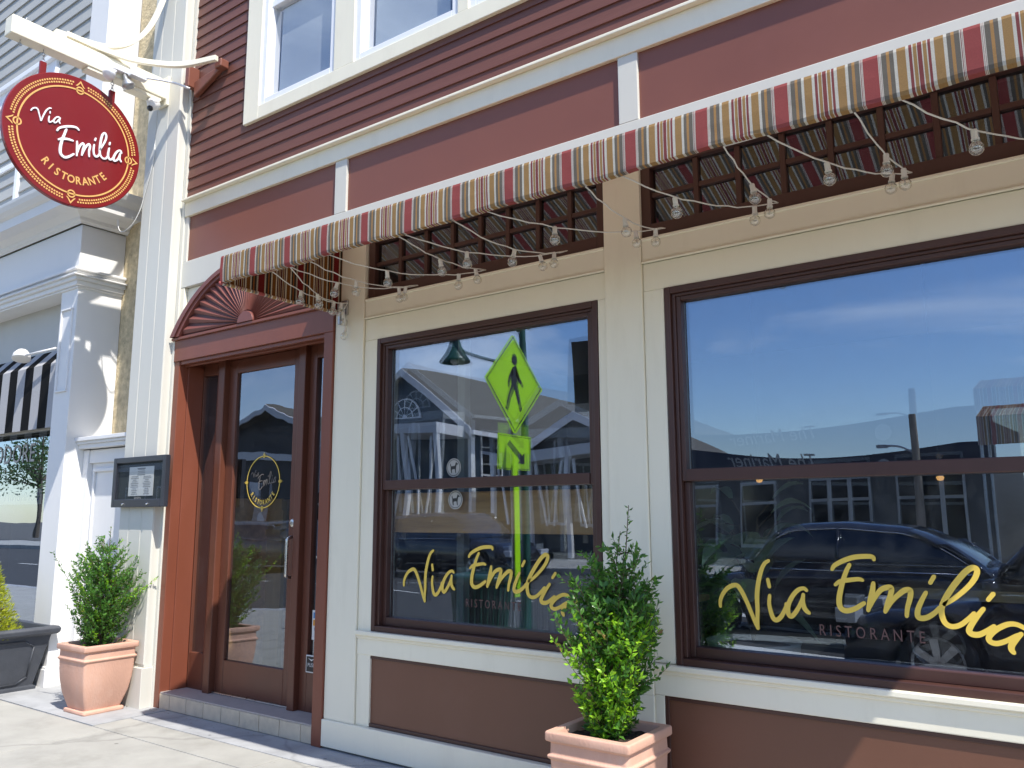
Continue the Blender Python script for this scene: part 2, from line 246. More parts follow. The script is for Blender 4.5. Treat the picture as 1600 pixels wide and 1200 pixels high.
# ---------------------------------------------------------------- mesh helpers
class MB:
    def __init__(s): s.v = []; s.f = []; s.m = []; s.uv = None
    def add(s, vs, fs, mi=0):
        b = len(s.v); s.v += [tuple(x) for x in vs]
        for f in fs: s.f.append(tuple(b+i for i in f)); s.m.append(mi)
        return s
    def box(s, x0, x1, y0, y1, z0, z1, mi=0):
        v = [(x, y, z) for z in (z0, z1) for y in (y0, y1) for x in (x0, x1)]
        return s.add(v, [(0, 2, 3, 1), (4, 5, 7, 6), (0, 1, 5, 4), (2, 6, 7, 3), (0, 4, 6, 2), (1, 3, 7, 5)], mi)
    def prism(s, pts, axis, a, b, mi=0):
        # pts: closed 2d outline; axis 'x': (y,z), 'y': (x,z), 'z': (x,y)
        def P(p, t): return {'x': (t, p[0], p[1]), 'y': (p[0], t, p[1]), 'z': (p[0], p[1], t)}[axis]
        n = len(pts); v = [P(p, a) for p in pts]+[P(p, b) for p in pts]
        f = [tuple(range(n)), tuple(range(2*n-1, n-1, -1))]+[(i, i+n, (i+1) % n+n, (i+1) % n) for i in range(n)]
        return s.add(v, f, mi)
    def tube(s, pts, r, n=8, mi=0, cap=True):
        pts = [Vector(p) for p in pts]; rs = r if isinstance(r, (list, tuple)) else [r]*len(pts)
        vs = []; up = None
        for i, p in enumerate(pts):
            d = (pts[min(i+1, len(pts)-1)]-pts[max(i-1, 0)]).normalized()
            if up is None: up = d.orthogonal().normalized()
            up = (up-d*up.dot(d)); up = up.normalized() if up.length > 1e-6 else d.orthogonal().normalized()
            w = d.cross(up)
            for k in range(n):
                a = 2*math.pi*k/n; vs.append(p+(up*math.cos(a)+w*math.sin(a))*rs[i])
        f = []
        for i in range(len(pts)-1):
            for k in range(n): f.append((i*n+k, i*n+(k+1) % n, (i+1)*n+(k+1) % n, (i+1)*n+k))
        if cap: f.append(tuple(range(n-1, -1, -1))); f.append(tuple((len(pts)-1)*n+k for k in range(n)))
        return s.add(vs, f, mi)
    def lathe(s, prof, c, ax=(0, 0, 1), n=20, mi=0, cap=True):
        ax = Vector(ax).normalized(); u = ax.orthogonal().normalized(); w = ax.cross(u); c = Vector(c)
        vs = [c+ax*h+(u*math.cos(2*math.pi*k/n)+w*math.sin(2*math.pi*k/n))*r for r, h in prof for k in range(n)]
        f = [(i*n+k, i*n+(k+1) % n, (i+1)*n+(k+1) % n, (i+1)*n+k) for i in range(len(prof)-1) for k in range(n)]
        if prof[0][0] > 1e-6 and cap: f.append(tuple(range(n-1, -1, -1)))
        if prof[-1][0] > 1e-6 and cap: f.append(tuple((len(prof)-1)*n+k for k in range(n)))
        return s.add(vs, f, mi)
    def quad(s, a, b, c, d, mi=0): return s.add([a, b, c, d], [(0, 1, 2, 3)], mi)
    def build(s, name, m, parent=None, bevel=0.0, smooth=False, loc=None, uv=None):
        off = Vector((0, 0, 0))
        p = parent
        while p is not None: off += p.location; p = p.parent
        if loc is not None: off = Vector(loc)
        me = bpy.data.meshes.new(name); me.from_pydata([tuple(Vector(v)-off) for v in s.v], [], s.f)
        for x in (m if isinstance(m, (list, tuple)) else [m]): me.materials.append(x)
        me.polygons.foreach_set('material_index', s.m)
        if smooth: me.polygons.foreach_set('use_smooth', [True]*len(me.polygons))
        if uv:
            L = me.uv_layers.new(name='UVMap')
            for poly in me.polygons:
                for li in poly.loop_indices:
                    L.data[li].uv = uv(Vector(s.v[me.loops[li].vertex_index]), poly)
        me.validate(); me.update()
        o = bpy.data.objects.new(name, me); COL.objects.link(o)
        if parent is not None: o.parent = parent
        if loc is not None: o.location = loc
        if bevel > 0:
            b = o.modifiers.new('bevel', 'BEVEL'); b.width = bevel; b.segments = 2; b.limit_method = 'ANGLE'; b.angle_limit = R(40); b.harden_normals = False
        return o
def root(name, loc, label, cat, group=None):
    o = bpy.data.objects.new(name, None); COL.objects.link(o); o.location = loc; o.empty_display_size = 0.1
    o['label'] = label; o['category'] = cat
    if group: o['group'] = group
    return o
def tag(o, label, cat, group=None):
    o['label'] = label; o['category'] = cat
    if group: o['group'] = group
    return o
def struct(o): o['kind'] = 'structure'; return o
def smoothpts(p, k=5):
    if len(p) < 3: return [Vector(q) for q in p]
    P = [Vector(q) for q in p]; P = [P[0]*2-P[1]]+P+[P[-1]*2-P[-2]]; o = []
    for i in range(1, len(P)-2):
        a, b, c, d = P[i-1:i+3]
        for j in range(k):
            t = j/k; o.append(0.5*((2*b)+(c-a)*t+(2*a-5*b+4*c-d)*t*t+(3*b-a-3*c+d)*t**3))
    o.append(P[-2]); return o
def strokes(mb, sets, w, fn, thick=None):
    # flat pen strokes; fn maps (u,v[,depth]) to 3d
    for si, (pts, ws) in enumerate(sets):
        P = smoothpts([(a, b) for a, b in pts], 5); h = w*ws/2
        # build outline
        L = []; Rr = []
        for i, p in enumerate(P):
            d = (P[min(i+1, len(P)-1)]-P[max(i-1, 0)]); d = d.normalized() if d.length > 0 else Vector((1, 0)); nn = Vector((-d.y, d.x))
            t = i/(len(P)-1); hh = h*(0.72+0.28*math.sin(math.pi*min(1, max(0, t))))
            L.append(p+nn*hh); Rr.append(p-nn*hh)
        d0 = (P[0]-P[1]).normalized()*h*0.55; d1 = (P[-1]-P[-2]).normalized()*h*0.55
        L = [P[0]+d0+(L[0]-P[0])*0.45]+L+[P[-1]+d1+(L[-1]-P[-1])*0.45]; Rr = [P[0]+d0+(Rr[0]-P[0])*0.45]+Rr+[P[-1]+d1+(Rr[-1]-P[-1])*0.45]
        n = len(L)
        if thick is None:
            mb.add([tuple(Vector(fn(q.x, q.y, 0))-Vector((0, 0.00018*si, 0))) for q in L+Rr], [(i, i+1, n+i+1, n+i) for i in range(n-1)])
        else:
            th = thick+0.00015*si; v = [fn(q.x, q.y, th) for q in L]+[fn(q.x, q.y, th) for q in Rr]+[fn(q.x, q.y, 0) for q in L]+[fn(q.x, q.y, 0) for q in Rr]
            f = [(i, i+1, n+i+1, n+i) for i in range(n-1)]+[(i, 2*n+i, 2*n+i+1, i+1) for i in range(n-1)]+[(n+i, n+i+1, 3*n+i+1, 3*n+i) for i in range(n-1)]
            mb.add(v, f)
def text_verts(s, size, xs=1.0, shear=0.0, space=1.0, off=0.0):
    cu = bpy.data.curves.new('txt', 'FONT'); cu.body = s; cu.size = size; cu.align_x = 'CENTER'; cu.shear = shear; cu.space_character = space; cu.offset = off
    cu.resolution_u = 3
    o = bpy.data.objects.new('txt', cu); COL.objects.link(o)
    dg = bpy.context.evaluated_depsgraph_get(); me = bpy.data.meshes.new_from_object(o.evaluated_get(dg))
    v = [(q.co.x*xs, q.co.y) for q in me.vertices]; f = [tuple(p.vertices) for p in me.polygons]
    bpy.data.objects.remove(o); bpy.data.meshes.remove(me); return v, f
def text(mb, s, size, fn, xs=1.0, shear=0.0, space=1.0, mi=0, off=0.0):
    v, f = text_verts(s, size, xs, shear, space, off); mb.add([fn(a, b) for a, b in v], f, mi)
def copy_tree(o, parent=None):
    c = o.copy(); COL.objects.link(c); c.parent = parent
    for ch in [k for k in bpy.data.objects if k.parent == o]: copy_tree(ch, c)
    return c
def pane(x0, x1, z0, z1, y, bow, nx=16, nz=12, tx=0.0, tz=0.0):
    mb = MB(); v = []
    for j in range(nz+1):
        for i in range(nx+1):
            u = 2*i/nx-1; w = 2*j/nz-1
            v.append((x0+(x1-x0)*i/nx, y+bow*(1-u*u)*(1-w*w)+tx*u*(x1-x0)/2+tz*w*(z1-z0)/2, z0+(z1-z0)*j/nz))
    mb.add(v, [(j*(nx+1)+i, j*(nx+1)+i+1, (j+1)*(nx+1)+i+1, (j+1)*(nx+1)+i) for j in range(nz) for i in range(nx)])
    return mb
def join(a, b): 
    n = len(a.v); a.v += b.v; a.f += [tuple(i+n for i in f) for f in b.f]; a.m += b.m; return a
WIN= [[[[-0.177,0.088],[-0.176,0.116],[-0.162,0.148],[-0.138,0.175],[-0.107,0.19],[-0.087,0.187],[-0.068,0.16],[-0.048,0.119],[-0.028,0.069],[-0.011,0.024],[0.0,0.0]],1],[[[0.0,0.0],[-0.001,0.039],[0.002,0.085],[0.002,0.131],[0.006,0.177],[0.016,0.224],[0.03,0.267],[0.046,0.295],[0.066,0.309]],1],[[[0.057,0.224],[0.063,0.19]],1.1],[[[0.062,0.153],[0.058,0.116],[0.064,0.079],[0.074,0.051],[0.09,0.045],[0.112,0.064],[0.133,0.102],[0.136,0.12]],1],[[[0.231,0.182],[0.218,0.191],[0.195,0.184],[0.171,0.161],[0.151,0.128],[0.142,0.098],[0.145,0.073],[0.156,0.065],[0.173,0.08],[0.193,0.11],[0.209,0.142],[0.214,0.161]],1],[[[0.215,0.165],[0.211,0.134],[0.216,0.107],[0.226,0.092],[0.237,0.084]],1],[[[0.346,0.278],[0.358,0.296],[0.395,0.317],[0.443,0.334],[0.498,0.339],[0.519,0.336],[0.523,0.325]],1],[[[0.355,0.212],[0.376,0.228],[0.411,0.235],[0.454,0.241],[0.472,0.237]],0.9],[[[0.422,0.302],[0.407,0.275],[0.391,0.235],[0.378,0.195],[0.369,0.156],[0.369,0.125],[0.381,0.108],[0.402,0.105],[0.433,0.116],[0.459,0.133],[0.472,0.142]],1.1],[[[0.514,0.228],[0.508,0.193],[0.497,0.154],[0.485,0.111]],1.1],[[[0.488,0.119],[0.514,0.164],[0.541,0.199],[0.566,0.211],[0.584,0.21],[0.58,0.184],[0.564,0.145],[0.553,0.109]],1.05],[[[0.555,0.113],[0.582,0.155],[0.613,0.186],[0.638,0.204],[0.657,0.203],[0.655,0.175],[0.642,0.133],[0.636,0.097]],1.05],[[[0.752,0.265],[0.735,0.237]],1.1],[[[0.717,0.199],[0.698,0.165],[0.681,0.127],[0.679,0.1],[0.692,0.093],[0.716,0.099],[0.744,0.119],[0.764,0.141]],1.05],[[[0.781,0.154],[0.82,0.18],[0.868,0.223],[0.896,0.257],[0.909,0.285],[0.907,0.301],[0.89,0.303],[0.865,0.284],[0.833,0.246],[0.803,0.204],[0.781,0.166],[0.769,0.133],[0.771,0.1],[0.782,0.077],[0.804,0.068],[0.834,0.077],[0.865,0.103],[0.887,0.126]],1.1],[[[0.96,0.206],[0.939,0.18]],1.1],[[[0.921,0.146],[0.895,0.113],[0.87,0.075],[0.863,0.055],[0.873,0.044],[0.896,0.044],[0.922,0.058],[0.953,0.081]],1.1],[[[1.069,0.059],[1.06,0.076],[1.031,0.092],[1.003,0.092],[0.973,0.078],[0.949,0.06],[0.93,0.036],[0.934,0.02],[0.956,0.015],[0.99,0.028],[1.022,0.048],[1.042,0.057]],1],[[[1.042,0.059],[1.022,0.036],[1.006,0.013],[1.004,-0.004],[1.011,-0.016]],1.1]]
SIGN= [[[[-1.178,4.507],[-1.167,4.529],[-1.147,4.542],[-1.131,4.537],[-1.119,4.507],[-1.102,4.455]],0.6],[[[-1.099,4.456],[-1.087,4.503],[-1.069,4.553],[-1.049,4.581],[-1.034,4.585]],0.6],[[[-1.041,4.556],[-1.04,4.542]],0.7],[[[-1.044,4.517],[-1.046,4.485],[-1.04,4.469],[-1.025,4.479],[-1.01,4.499]],0.6],[[[-0.962,4.533],[-0.978,4.537],[-0.996,4.523],[-1.01,4.492],[-1.002,4.48],[-0.987,4.491],[-0.97,4.523]],0.6],[[[-0.964,4.529],[-0.969,4.502],[-0.96,4.49]],0.6],[[[-0.978,4.423],[-0.964,4.45],[-0.927,4.476],[-0.877,4.498],[-0.837,4.505],[-0.815,4.492]],1],[[[-0.963,4.355],[-0.939,4.371],[-0.894,4.385],[-0.853,4.387]],1],[[[-0.91,4.461],[-0.922,4.413],[-0.937,4.351],[-0.943,4.284],[-0.935,4.245],[-0.907,4.23],[-0.876,4.245],[-0.839,4.281]],1.2],[[[-0.822,4.395],[-0.818,4.353],[-0.815,4.275]],0.9],[[[-0.814,4.297],[-0.799,4.36],[-0.778,4.394],[-0.766,4.38],[-0.773,4.334],[-0.776,4.293]],0.9],[[[-0.774,4.305],[-0.752,4.371],[-0.731,4.405],[-0.719,4.391],[-0.723,4.346],[-0.719,4.303]],0.9],[[[-0.679,4.476],[-0.683,4.454]],1],[[[-0.687,4.418],[-0.689,4.366],[-0.68,4.332],[-0.662,4.324],[-0.643,4.346],[-0.635,4.371]],0.9],[[[-0.64,4.391],[-0.619,4.436],[-0.598,4.496],[-0.598,4.534],[-0.613,4.546],[-0.629,4.521],[-0.638,4.459],[-0.64,4.391],[-0.633,4.35],[-0.61,4.329],[-0.583,4.339],[-0.568,4.374]],0.9],[[[-0.562,4.484],[-0.565,4.463]],1],[[[-0.565,4.434],[-0.57,4.38],[-0.562,4.346],[-0.544,4.342],[-0.524,4.368]],0.9],[[[-0.46,4.429],[-0.472,4.447],[-0.497,4.43],[-0.518,4.385],[-0.523,4.349],[-0.508,4.344],[-0.485,4.371],[-0.47,4.418]],0.9],[[[-0.471,4.425],[-0.474,4.378],[-0.458,4.354]],0.9]]
# ================================================================ ground
def slabs(x0, x1, y0, y1, xs, ys, z, th, g=0.004):
    mb = MB(); X = sorted([x0, x1]+[x for x in xs if x0 < x < x1]); Y = sorted([y0, y1]+[y for y in ys if y0 < y < y1])
    for i in range(len(X)-1):
        for j in range(len(Y)-1): mb.box(X[i]+g, X[i+1]-g, Y[j]+g, Y[j+1]-g, z-th, z)
    return mb
xs = [-5.75+1.52*k for k in range(-30, 30)]
sw = slabs(-45, 30, -4.3, -0.58, xs, [-2.35], 0, 0.06)
for k in range(-26, 25):
    pass
sw = join(sw, slabs(-5.945, 30, -0.58, -0.30, [-5.94+1.52*k+0.2 for k in range(1, 30)][::2], [], 0, 0.06))
struct(sw.build('sidewalk', concrete, None, bevel=0.003))
bd = MB(); bd.box(-45, -5.953, -0.572, 0.6, -0.06, 0.003); bd.box(-5.945, 30, -0.292, 0.6, -0.06, -0.001)
struct(bd.build('sidewalk_border', border_c, None, bevel=0.003))
struct(MB().box(-45, 30, -4.3, 0.6, -0.3, -0.012).build('sidewalk_bed', joint_c))
kb = MB(); 
for k in range(-24, 17): kb.box(k*1.8+0.004, k*1.8+1.796, -4.5, -4.304, -0.3, 0.0)
struct(kb.build('kerb', border_c, None, bevel=0.012))
struct(MB().quad((-300, -300, -0.21), (300, -300, -0.21), (300, 300, -0.21), (-300, 300, -0.21)).build('ground', joint_c))
struct(MB().quad((-120, -16, -0.2), (120, -16, -0.2), (120, -4.5, -0.2), (-120, -4.5, -0.2)).build('road', asphalt))
ms = MB()
for k in range(9): ms.quad((-6.4+0.0*k, -5.6-1.15*k, -0.196), (-2.6, -5.6-1.15*k, -0.196), (-2.6, -5.15-1.15*k, -0.196), (-6.4, -5.15-1.15*k, -0.196))
for k in range(14): ms.quad((-50+k*3.0, -10.08, -0.196), (-48.6+k*3.0, -10.08, -0.196), (-48.6+k*3.0, -9.96, -0.196), (-50+k*3.0, -9.96, -0.196))
struct(ms.build('road_markings', roadpaint))
fs = MB().box(-60, 60, -20, -16.2, -0.3, -0.02); fs.box(-60, 60, -16.2, -16, -0.3, -0.015)
struct(fs.build('far_sidewalk', concrete, None, bevel=0.01))

# ================================================================ restaurant building
B = root('restaurant_building', (-1.8, 0, 0), 'cream and brick red clapboard restaurant with brown framed display windows behind the terracotta pots', 'building')
XR = 2.9
# structural wall behind the trim, with openings
wb = MB()
wb.box(-6.62, -6.12, -0.02, 0.10, 0.0, 7.4)                         # left pier core
wb.box(-6.12, XR, 0.115, 0.26, 3.42, 7.4)                           # upper wall
wb.box(-4.2, XR, 0.115, 0.26, 0.0, 0.70); wb.box(-4.2, XR, 0.115, 0.26, 2.64, 2.86)
wb.box(-4.2, -3.86, 0.115, 0.26, 0.70, 3.42); wb.box(-2.10, -1.80, 0.115, 0.26, 0.70, 3.42)
wb.box(1.10, XR, 0.115, 0.26, 0.70, 3.42); wb.box(-6.12, -4.2, 0.115, 0.26, 2.86, 3.42)
wb.build('wall', creamw, B)
# trim boards
def part(name, m, boxes, bevel=0.004, parent=B, **k):
    mb = MB()
    for b in boxes: mb.box(*b)
    return mb.build(name, m, parent, bevel, **k)
# corner pier with grooved face
part('corner_pilaster', creamw, [(-6.65, -6.510, -0.1, -0.0205, 0.32, 7.4), (-6.506, -6.328, -0.1, -0.0205, 0.32, 7.4), (-6.324, -6.16, -0.1, -0.0205, 0.32, 7.4), (-6.655, -6.156, -0.092, -0.0205, 0.30, 7.4), (-6.67, -6.135, -0.125, -0.0205, 0.0, 0.30), (-6.158, -6.122, -0.03, 0.1, 0.0, 2.9)], 0.004)
part('plinth_board', cream, [(-4.2, XR, -0.03, 0.114, 0.012, 0.175)], 0.005)
part('pilaster', cream, [(-4.2, -3.925, -0.012, 0.114, 0.175, 3.328)])
part('pilaster', cream, [(-2.09, -1.87, -0.012, 0.114, 0.59, 3.328), (-2.09, -1.87, -0.010, 0.03, 0.175, 0.59)])
part('pilaster', cream, [(1.08, 1.36, -0.012, 0.114, 0.175, 3.328)])
part('pilaster', cream, [(2.6, 2.9, -0.012, 0.114, 0.175, 3.328)])
part('window_casing', cream, [(-3.921, -3.806, 0.0, 0.114, 0.175, 2.597), (-2.142, -2.092, 0.0, 0.114, 0.745, 2.597), (-3.921, -2.092, 0.002, 0.114, 2.597, 2.745), (-3.921, -2.092, -0.004, 0.114, 2.748, 2.872),
      (-3.921, -2.092, -0.014, -0.004, 2.745, 2.757), (-3.921, -2.092, -0.012, 0.1, 2.868, 2.884)], 0.004)
part('window_casing', cream, [(-1.868, -1.754, 0.0, 0.114, 0.745, 2.597), (1.006, 1.078, 0.0, 0.114, 0.745, 2.597), (-1.868, 1.078, 0.002, 0.114, 2.597, 2.745), (-1.868, 1.078, -0.004, 0.114, 2.748, 2.872),
      (-1.868, 1.078, -0.014, -0.004, 2.745, 2.757), (-1.868, 1.078, -0.012, 0.1, 2.868, 2.884)], 0.004)
for a, b in ((-3.80, -2.09), (-1.87, 1.08)):
    part('window_sill', cream, [(a-(0.12 if a < -3 else 0), b, -0.004, 0.114, 0.596, 0.715), (a-(0.12 if a < -3 else 0), b, -0.030, 0.1, 0.715, 0.742), (a-(0.12 if a < -3 else 0), b, -0.014, -0.004, 0.695, 0.715)], 0.005)
    # brown apron panel with a dark bead
    x0 = a-0.045 if a < -3 else a+0.05
    x1 = b-0.06
    part('apron_stile', cream, [(b-0.06, b, 0.0, 0.06, 0.175, 0.596)])
    if a > -3: part('apron_stile', cream, [(a, a+0.05, 0.0, 0.06, 0.175, 0.596)])
    part('apron_panel', brown_panel, [(x0, x1, 0.014, 0.1, 0.176, 0.596)], 0)
    part('panel_bead', dbrown, [(x0, x0+0.022, 0.004, 0.014, 0.176, 0.596), (x1-0.022, x1, 0.004, 0.014, 0.176, 0.596), (x0+0.022, x1-0.022, 0.004, 0.014, 0.576, 0.596), (x0+0.022, x1-0.022, 0.004, 0.014, 0.176, 0.198)], 0.004)
# frieze strip, panels, posts, band
part('frieze_board', creamw, [(-6.12, XR, -0.006, 0.114, 3.33, 3.555)])
part('fan_surround', cream, [(-6.12, -4.2, 0.03, 0.114, 2.89, 3.328), (-6.12, -6.07, -0.004, 0.03, 2.89, 3.328)])
xp = [(-6.07, -4.262), (-4.142, -1.982), (-1.862, 0.30), (0.42, 2.52)]
for a, b in xp: part('frieze_panel', brick_red, [(a-0.005, b+0.005, 0.012, 0.09, 3.55, 3.955)], 0)
part('frieze_post', creamw, [(-6.12, -6.072, -0.004, 0.1, 3.555, 3.95)])
for a, b in ((-4.262, -4.142), (-1.982, -1.862), (0.30, 0.42), (2.52, 2.64)): part('frieze_post', creamw, [(a, b, -0.006, 0.1, 3.555, 3.95)])
part('belt_board', cream, [(-6.12, XR, -0.016, 0.114, 3.95, 4.075)])
part('belt_cap', cream, [(-6.12, XR, -0.055, 0.12, 4.075, 4.095)], 0.004)
# upper clapboards
cb = MB()
def clap(x0, x1, z0, z1):
    z = 4.095; k = 0
    while z < z1-1e-6:
        a, b = z, z+0.1
        if b > z0+1e-6:
            a2 = max(a, z0)
            yb = -0.006 + (a2-a)*0.10
            cb.add([(x0, yb, a2), (x1, yb, a2), (x1, 0.004, b), (x0, 0.004, b), (x0, 0.115, a2), (x1, 0.115, a2), (x1, 0.115, b), (x0, 0.115, b)],
                   [(0, 1, 2, 3), (0, 4, 5, 1), (3, 2, 6, 7), (0, 3, 7, 4), (1, 5, 6, 2)])
        z += 0.1
clap(-6.158, -5.352, 4.095, 7.3); clap(-5.352, XR, 4.095, 4.545)
cb.build('clapboard_siding', siding_m, B)
# upper windows in a white casing
part('upper_casing', cream, [(-5.35, -5.16, -0.03, 0.12, 4.545, 7.3), (-5.16, XR, -0.03, 0.12, 4.545, 4.655), (-4.295, -4.085, -0.028, 0.12, 4.655, 7.3), (-3.12, -3.03, -0.028, 0.12, 4.655, 7.3), (-2.05, -1.85, -0.028, 0.12, 4.655, 7.3),
                             (-0.9, -0.8, -0.028, 0.12, 4.655, 7.3), (0.2, XR, -0.028, 0.12, 4.655, 7.3), (-5.16, XR, -0.027, 0.12, 6.4, 7.3)], 0.004)
for a, b in ((-5.16, -4.295), (-4.085, -3.12), (-3.03, -2.05), (-1.85, -0.9), (-0.8, 0.2)):
    f = 0.055
    w = part('upper_window', vinyl, [(a, a+f, -0.015, 0.1, 4.655, 6.4), (b-f, b, -0.015, 0.1, 4.655, 6.4), (a+f, b-f, -0.015, 0.1, 4.655, 4.655+f), (a+f, b-f, -0.015, 0.1, 6.34, 6.4),
        (a+f, a+f+0.02, 0.012, 0.1, 4.71, 6.34), (b-f-0.02, b-f, 0.012, 0.1, 4.71, 6.34), (a+f, b-f, 0.012, 0.1, 4.71, 4.73), (a+f, b-f, 0.01, 0.1, 5.5, 5.56)], 0.004)
    pane(a+f, b-f, 4.71, 5.5, 0.05, 0.002).build('glass', upg, w)
    pane(a+f, b-f, 5.56, 6.34, 0.05, 0.002).build('glass', upg, w)
    MB().quad((a+f+0.06, 0.075, 4.72), (b-f-0.09, 0.075, 4.72), (b-f-0.10, 0.075, 6.34), (a+f+0.09, 0.075, 6.34)).build('blind', curtain, w)

# display windows (a two-sash brown frame, glass in each, gilt lettering)
def display_window(x0, x1, ox):
    f = 0.062; z0, z1 = 0.742, 2.598
    mb = MB()
    mb.box(x0, x0+0.032, -0.004, 0.112, z0, z1); mb.box(x1-0.032, x1, -0.004, 0.112, z0, z1)
    mb.box(x0+0.032, x1-0.032, -0.004, 0.112, z1-0.035, z1); mb.box(x0+0.032, x1-0.032, -0.004, 0.112, z0, z0+0.035)
    # stepped sash stops
    mb.box(x0+0.032, x0+0.052, 0.014, 0.112, z0+0.035, z1-0.035); mb.box(x1-0.052, x1-0.032, 0.014, 0.112, z0+0.035, z1-0.035)
    mb.box(x0+0.052, x1-0.052, 0.014, 0.112, z1-0.05, z1-0.035)
    # upper sash
    a, b = x0+0.052, x1-0.052
    mb.box(a, a+0.024, 0.022, 0.075, 1.612, z1-0.05); mb.box(b-0.024, b, 0.022, 0.075, 1.612, z1-0.05); mb.box(a+0.024, b-0.024, 0.022, 0.075, z1-0.072, z1-0.05)
    mb.box(a+0.024, b-0.024, 0.016, 0.075, 1.612, 1.672)
    # lower sash, set back
    mb.box(a, a+0.028, 0.045, 0.11, z0+0.035, 1.611); mb.box(b-0.028, b, 0.045, 0.11, z0+0.035, 1.611); mb.box(a+0.028, b-0.028, 0.045, 0.11, z0+0.035, z0+0.085)
    w = mb.build('display_window', dbrown, B, 0.004)
    ga, gb = a+0.02, b-0.02
    for q in (ga+0.004, gb-0.008):
        sp = MB(); sp.box(q, q+0.004, 0.066, 0.072, 1.67, z1-0.07); sp.box(q+(0.004 if q < 0 and q == ga+0.004 else -0.004), q+0.006, 0.082, 0.088, z0+0.085, 1.61); sp.build('glazing_spacer', bronze, w)
    pane(ga, gb, 1.665, z1-0.07, 0.060, 0.0022, tz=0.0).build('outer_glass', win_o, w, smooth=True)
    pane(ga, gb, 1.665, z1-0.07, 0.080, -0.0022, tz=-0.010).build('inner_glass', win_i, w, smooth=True)
    pane(ga, gb, z0+0.08, 1.613, 0.078, 0.0014, tz=0.0).build('outer_glass', win_o, w, smooth=True)
    pane(ga, gb, z0+0.08, 1.613, 0.095, -0.0014, tz=-0.006).build('inner_glass', win_i, w, smooth=True)
    return w
w1 = display_window(-3.804, -2.145, 0)
w2 = display_window(-1.750, 1.002, 0)
for nm_, ws_ in (('gilt_first_word', WIN[:6]), ('gilt_second_word', WIN[6:])):
    mb = MB(); strokes(mb, ws_, 0.0215, lambda u, v, t: (-3.425+u*0.986, 0.073, 0.936+v*0.986)); mb.build(nm_, gold, w1)
for nm_, ws_ in (('gilt_first_word', WIN[:6]), ('gilt_second_word', WIN[6:])):
    mb = MB(); strokes(mb, ws_, 0.0215, lambda u, v, t: (-1.372+u*1.0, 0.073, 0.931+v)); mb.build(nm_, gold, w2)
mb = MB(); text(mb, 'RISTORANTE', 0.066, lambda a, b: (-2.91+a, 0.074, 0.925+b), 0.72, space=1.55); mb.build('small_lettering', maroon_v, w1)
mb = MB(); text(mb, 'RISTORANTE', 0.069, lambda a, b: (-0.885+a, 0.074, 0.924+b), 0.74, space=1.55); mb.build('small_lettering', maroon_v, w2)
# two round dog stickers
for zc in (1.655, 1.543):
    if zc > 1.6: yc = 0.056
    else: yc = 0.074
    mb = MB(); n = 28; rr = 0.056
    cx = -3.19
    if zc > 1.6: zc = 1.735
    def arc(r, k): return (cx+r*math.cos(2*math.pi*k/n), yc, zc+r*math.sin(2*math.pi*k/n))
    mb.add([arc(rr, k) for k in range(n)], [tuple(range(n))])
    st = mb.build('round_sticker', greyv, w1)
    mb = MB(); mb.add([(cx+(rr-0.006)*math.cos(2*math.pi*k/n), yc-0.001, zc+(rr-0.006)*math.sin(2*math.pi*k/n)) for k in range(n)]+[(cx+(rr-0.010)*math.cos(2*math.pi*k/n), yc-0.001, zc+(rr-0.010)*math.sin(2*math.pi*k/n)) for k in range(n)], [(k, (k+1) % n, n+(k+1) % n, n+k) for k in range(n)])
    dog = [(-.62, .42), (-.5, .6), (-.42, .2), (-.1, .22), (.2, .25), (.3, .6), (.42, .78), (.5, .62), (.72, .52), (.68, .38), (.48, .36), (.4, 0), (.36, -.3), (.42, -.72), (.28, -.72), (.18, -.2), (-.15, -.22), (-.3, -.3), (-.25, -.72), (-.4, -.72), (-.5, -.25), (-.5, .1)]
    mb.add([(cx+a*rr*0.85, yc-0.001, zc+b*rr*0.8) for a, b in dog], [tuple(range(len(dog)))]); mb.build('dog_emblem', sig_blk, w1)

# transom windows with muntins
def transom(x0, x1, xm):
    z0, z1 = 2.884, 3.328
    mb = MB()
    mb.box(x0, x0+0.055, 0.01, 0.112, z0, z1); mb.box(x1-0.055, x1, 0.01, 0.112, z0, z1); mb.box(x0+0.055, x1-0.055, 0.01, 0.112, z0, z0+0.075); mb.box(x0+0.055, x1-0.055, 0.01, 0.112, z1-0.06, z1)
    for x in xm: mb.box(x-0.014, x+0.014, 0.022, 0.07, z0+0.075, z1-0.06)
    X = [x0+0.055]+list(xm)+[x1-0.055]
    for i in range(len(X)-1): mb.box(X[i]+(0.014 if i else 0), X[i+1]-(0.014 if i < len(X)-2 else 0), 0.024, 0.068, 3.107, 3.133)
    w = mb.build('transom_window', dbrown, B, 0.003)
    g = MB()
    for i in range(len(X)-1):
        for a, b in ((z0+0.075, 3.107), (3.133, z1-0.06)):
            dy = random.uniform(-0.0025, 0.0025)
            g.quad((X[i]+0.005, 0.045+dy, a), (X[i+1]-0.005, 0.045-dy, a), (X[i+1]-0.005, 0.045-dy, b), (X[i]+0.005, 0.045+dy, b))
    g.build('transom_panes', tran_g, w)
transom(-3.912, -2.088, [-3.637, -3.41, -3.19, -2.97, -2.76, -2.543, -2.325])
transom(-1.872, 1.08, [-1.8+0.222*k+0.012 for k in range(1, 13)])

